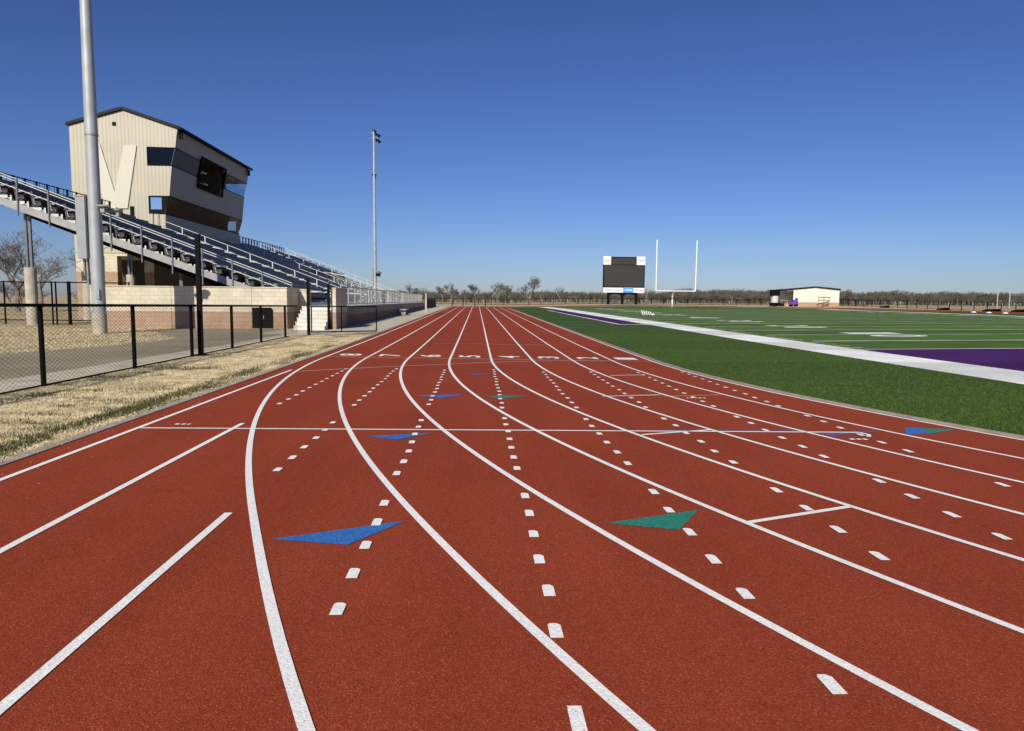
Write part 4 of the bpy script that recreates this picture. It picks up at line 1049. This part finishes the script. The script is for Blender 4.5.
def tree(x, y, h, seed, label, depth=6, rmul=1.0, spread=.6, twig='twig', group=None, minr=.0):
    rnd = random.Random(seed); z = zg(x, y); MINR[0] = .011 if y < 100 else .017
    tr = thing('bare_tree', label, 'tree', (x, y, z), group)
    a = MB(); c = MB(); grow(a, c, Vector((x, y, z-.1)), Vector((rnd.uniform(-.1, .1), rnd.uniform(-.1, .1), 1)), h*.27, h*.028*rmul, depth, rnd, spread, .25, depth-2)
    zt_ = max(v[2] for v in a.v+c.v)-z; k = h/zt_
    for mb in (a, c): mb.v = [(x+(v[0]-x)*k, y+(v[1]-y)*k, z+(v[2]-z)*k) for v in mb.v]
    a.build('trunk', M['bark'], tr); c.build('crown', M[twig], tr)
    return tr
tree(-38.5, 61, 7.0, 3, 'broad leafless tree behind the tall fence at the picture edge', 7, 1.1, .8)
tree(-33.5, 66, 6.3, 11, 'smaller leafless tree between the concrete pier and the press box', 7, 1.0, .8)
tree(-48, 80, 6.2, 19, 'round leafless tree far behind the tall fence', 6, 1.0, .9)
ts = [(-21.5, 230, 6.4, 21, 'slim bare tree just past the grandstand end', 7), (-18.0, 240, 5.2, 22, 'low bare tree second along from the grandstand end', 5),
      (-12.0, 245, 6.0, 23, 'bare tree above the outer running lanes', 7), (-8.0, 236, 6.8, 24, 'leaning bare tree above the middle of the track', 7), (-4.0, 250, 4.8, 25, 'short bare tree above the track vanishing point', 6),
      (-.5, 238, 6.6, 26, 'upright bare tree above the inner running lanes', 7), (6.5, 232, 7.2, 27, 'broad bare tree standing left of the tallest one', 7), (10.5, 240, 6.4, 28, 'dense bare tree touching the broad one', 7),
      (17.5, 235, 9.4, 29, 'tallest bare tree of the far tree line', 7), (24.5, 262, 4.8, 30, 'low bare tree just past the tallest one', 5), (30.0, 250, 5.6, 31, 'spiky bare tree halfway to the scoreboard', 5),
      (38, 266, 4.4, 32, 'low bare tree close to the scoreboard', 5), (63.5, 262, 6.0, 33, 'bare tree showing between the goal uprights', 5), (92, 250, 5.4, 34, 'bare tree between the goal post and the field house', 6)]
for x, y, h, s, lab, dp in ts: tree(x, y, h, s, lab, dp, 1.9, .55, 'twig_far', 'bare trees of the far tree line')
# the wood beyond the field: a continuous mass
tmpl = []; MINR[0] = .0065
for s in range(6):
    rnd = random.Random(100+s); a = MB(); grow(a, a, Vector((0, 0, 0)), Vector((0, 0, 1)), .45, .05, 5, rnd, .75, .35, 0)
    V = np.array(a.v); V[:, 2] /= V[:, 2].max(); V[:, :2] /= (np.abs(V[:, :2]).max()*1.6); tmpl.append((V, a.f))
def wood(name, spots, wmul=1.0):
    vs, fs = [], []; off = 0
    for x, y, h in spots:
        V, F = tmpl[random.randrange(6)]; a = random.uniform(0, 6.28); c, s = math.cos(a), math.sin(a); ww = h*random.uniform(.8, 1.2)*wmul
        W_ = np.stack([x+(V[:, 0]*c-V[:, 1]*s)*ww, y+(V[:, 0]*s+V[:, 1]*c)*ww, zg(x, y)-.2+V[:, 2]*h], 1)
        vs.append(W_); fs += [tuple(i+off for i in f) for f in F]; off += len(V)
    me = bpy.data.meshes.new(name); me.from_pydata(np.concatenate(vs).tolist(), [], fs); me.materials.append(M['twig_far']); me.update()
    o = bpy.data.objects.new(name, me); COL.objects.link(o); o['kind'] = 'stuff'
sp = []
for _ in range(1250):
    x = random.uniform(92, 420); y = random.uniform(300, 370); sp.append((x, y, random.uniform(3.2, 7.2)))
for _ in range(1000):
    x = random.uniform(-60, 140); y = random.uniform(280, 340); sp.append((x, y, random.uniform(2.2, 5.4) if x < 40 else random.uniform(2.6, 5.0)))
for _ in range(40):
    sp.append((random.uniform(-110, -45), random.uniform(110, 150), random.uniform(2, 4.2)))
wood('far_wood', sp, 1.15)

# ------------------------------------------------------------------ light, sky, camera
EL, AZ = 33.0, 18.5
tr_ = Vector((math.sin(R(AZ))*math.cos(R(EL)), math.cos(R(AZ))*math.cos(R(EL)), -math.sin(R(EL))))
sl = bpy.data.lights.new('sun', 'SUN'); sl.energy = 5.0; sl.angle = R(.5); sl.color = (1, .935, .81)
so = bpy.data.objects.new('sun', sl); COL.objects.link(so); so.rotation_euler = tr_.to_track_quat('-Z', 'Y').to_euler(); so.location = (-20, -40, 40)
W = bpy.data.worlds.new('World'); SC.world = W; W.use_nodes = True; nt = W.node_tree
sk = nt.nodes.new('ShaderNodeTexSky'); sk.sky_type = 'NISHITA'; sk.sun_disc = False; sk.sun_elevation = R(EL); sk.sun_rotation = R(180+AZ)
sk.air_density = 1.0; sk.dust_density = .35; sk.ozone_density = 3.5; sk.altitude = 300
bg = nt.nodes['Background']; bg.inputs['Strength'].default_value = .10
v1 = nt.nodes.new('ShaderNodeVectorMath'); v1.operation = 'SCALE'; v1.inputs['Scale'].default_value = .1
gm = nt.nodes.new('ShaderNodeGamma'); gm.inputs['Gamma'].default_value = 1.21
v2 = nt.nodes.new('ShaderNodeVectorMath'); v2.operation = 'MULTIPLY'; v2.inputs[1].default_value = (5.15, 5.75, 8.4)
nt.links.new(sk.outputs['Color'], v1.inputs[0]); nt.links.new(v1.outputs['Vector'], gm.inputs['Color']); nt.links.new(gm.outputs['Color'], v2.inputs[0])
nt.links.new(v2.outputs['Vector'], bg.inputs['Color'])

F, PITCH, YAW, ROLL, HC = 700., 9.3217e-02, 5.0636e-02, 1.88062e-02-SLOPE, 1.54437
def cray(x, y, z):
    c, s = math.cos(ROLL), math.sin(ROLL); x, z = c*x-s*z, s*x+c*z
    c, s = math.cos(PITCH), math.sin(PITCH); y, z = c*y+s*z, -s*y+c*z
    c, s = math.cos(YAW), math.sin(YAW); return Vector((c*x+s*y, -s*x+c*y, z))
rt, up, fw = cray(1, 0, 0), cray(0, 0, 1), cray(0, 1, 0)
mtx = Matrix(((rt.x, up.x, -fw.x, 0), (rt.y, up.y, -fw.y, 0), (rt.z, up.z, -fw.z, HC), (0, 0, 0, 1)))
cd = bpy.data.cameras.new('camera'); cd.sensor_width = 36; cd.lens = 36*F/1024; cd.clip_end = 6000; cd.clip_start = .05
co = bpy.data.objects.new('camera', cd); COL.objects.link(co); co.matrix_world = mtx; SC.camera = co
SC.view_settings.view_transform = 'Standard'; SC.view_settings.look = 'None'; SC.view_settings.exposure = .08; SC.view_settings.gamma = 1
SC.view_settings.use_curve_mapping = False
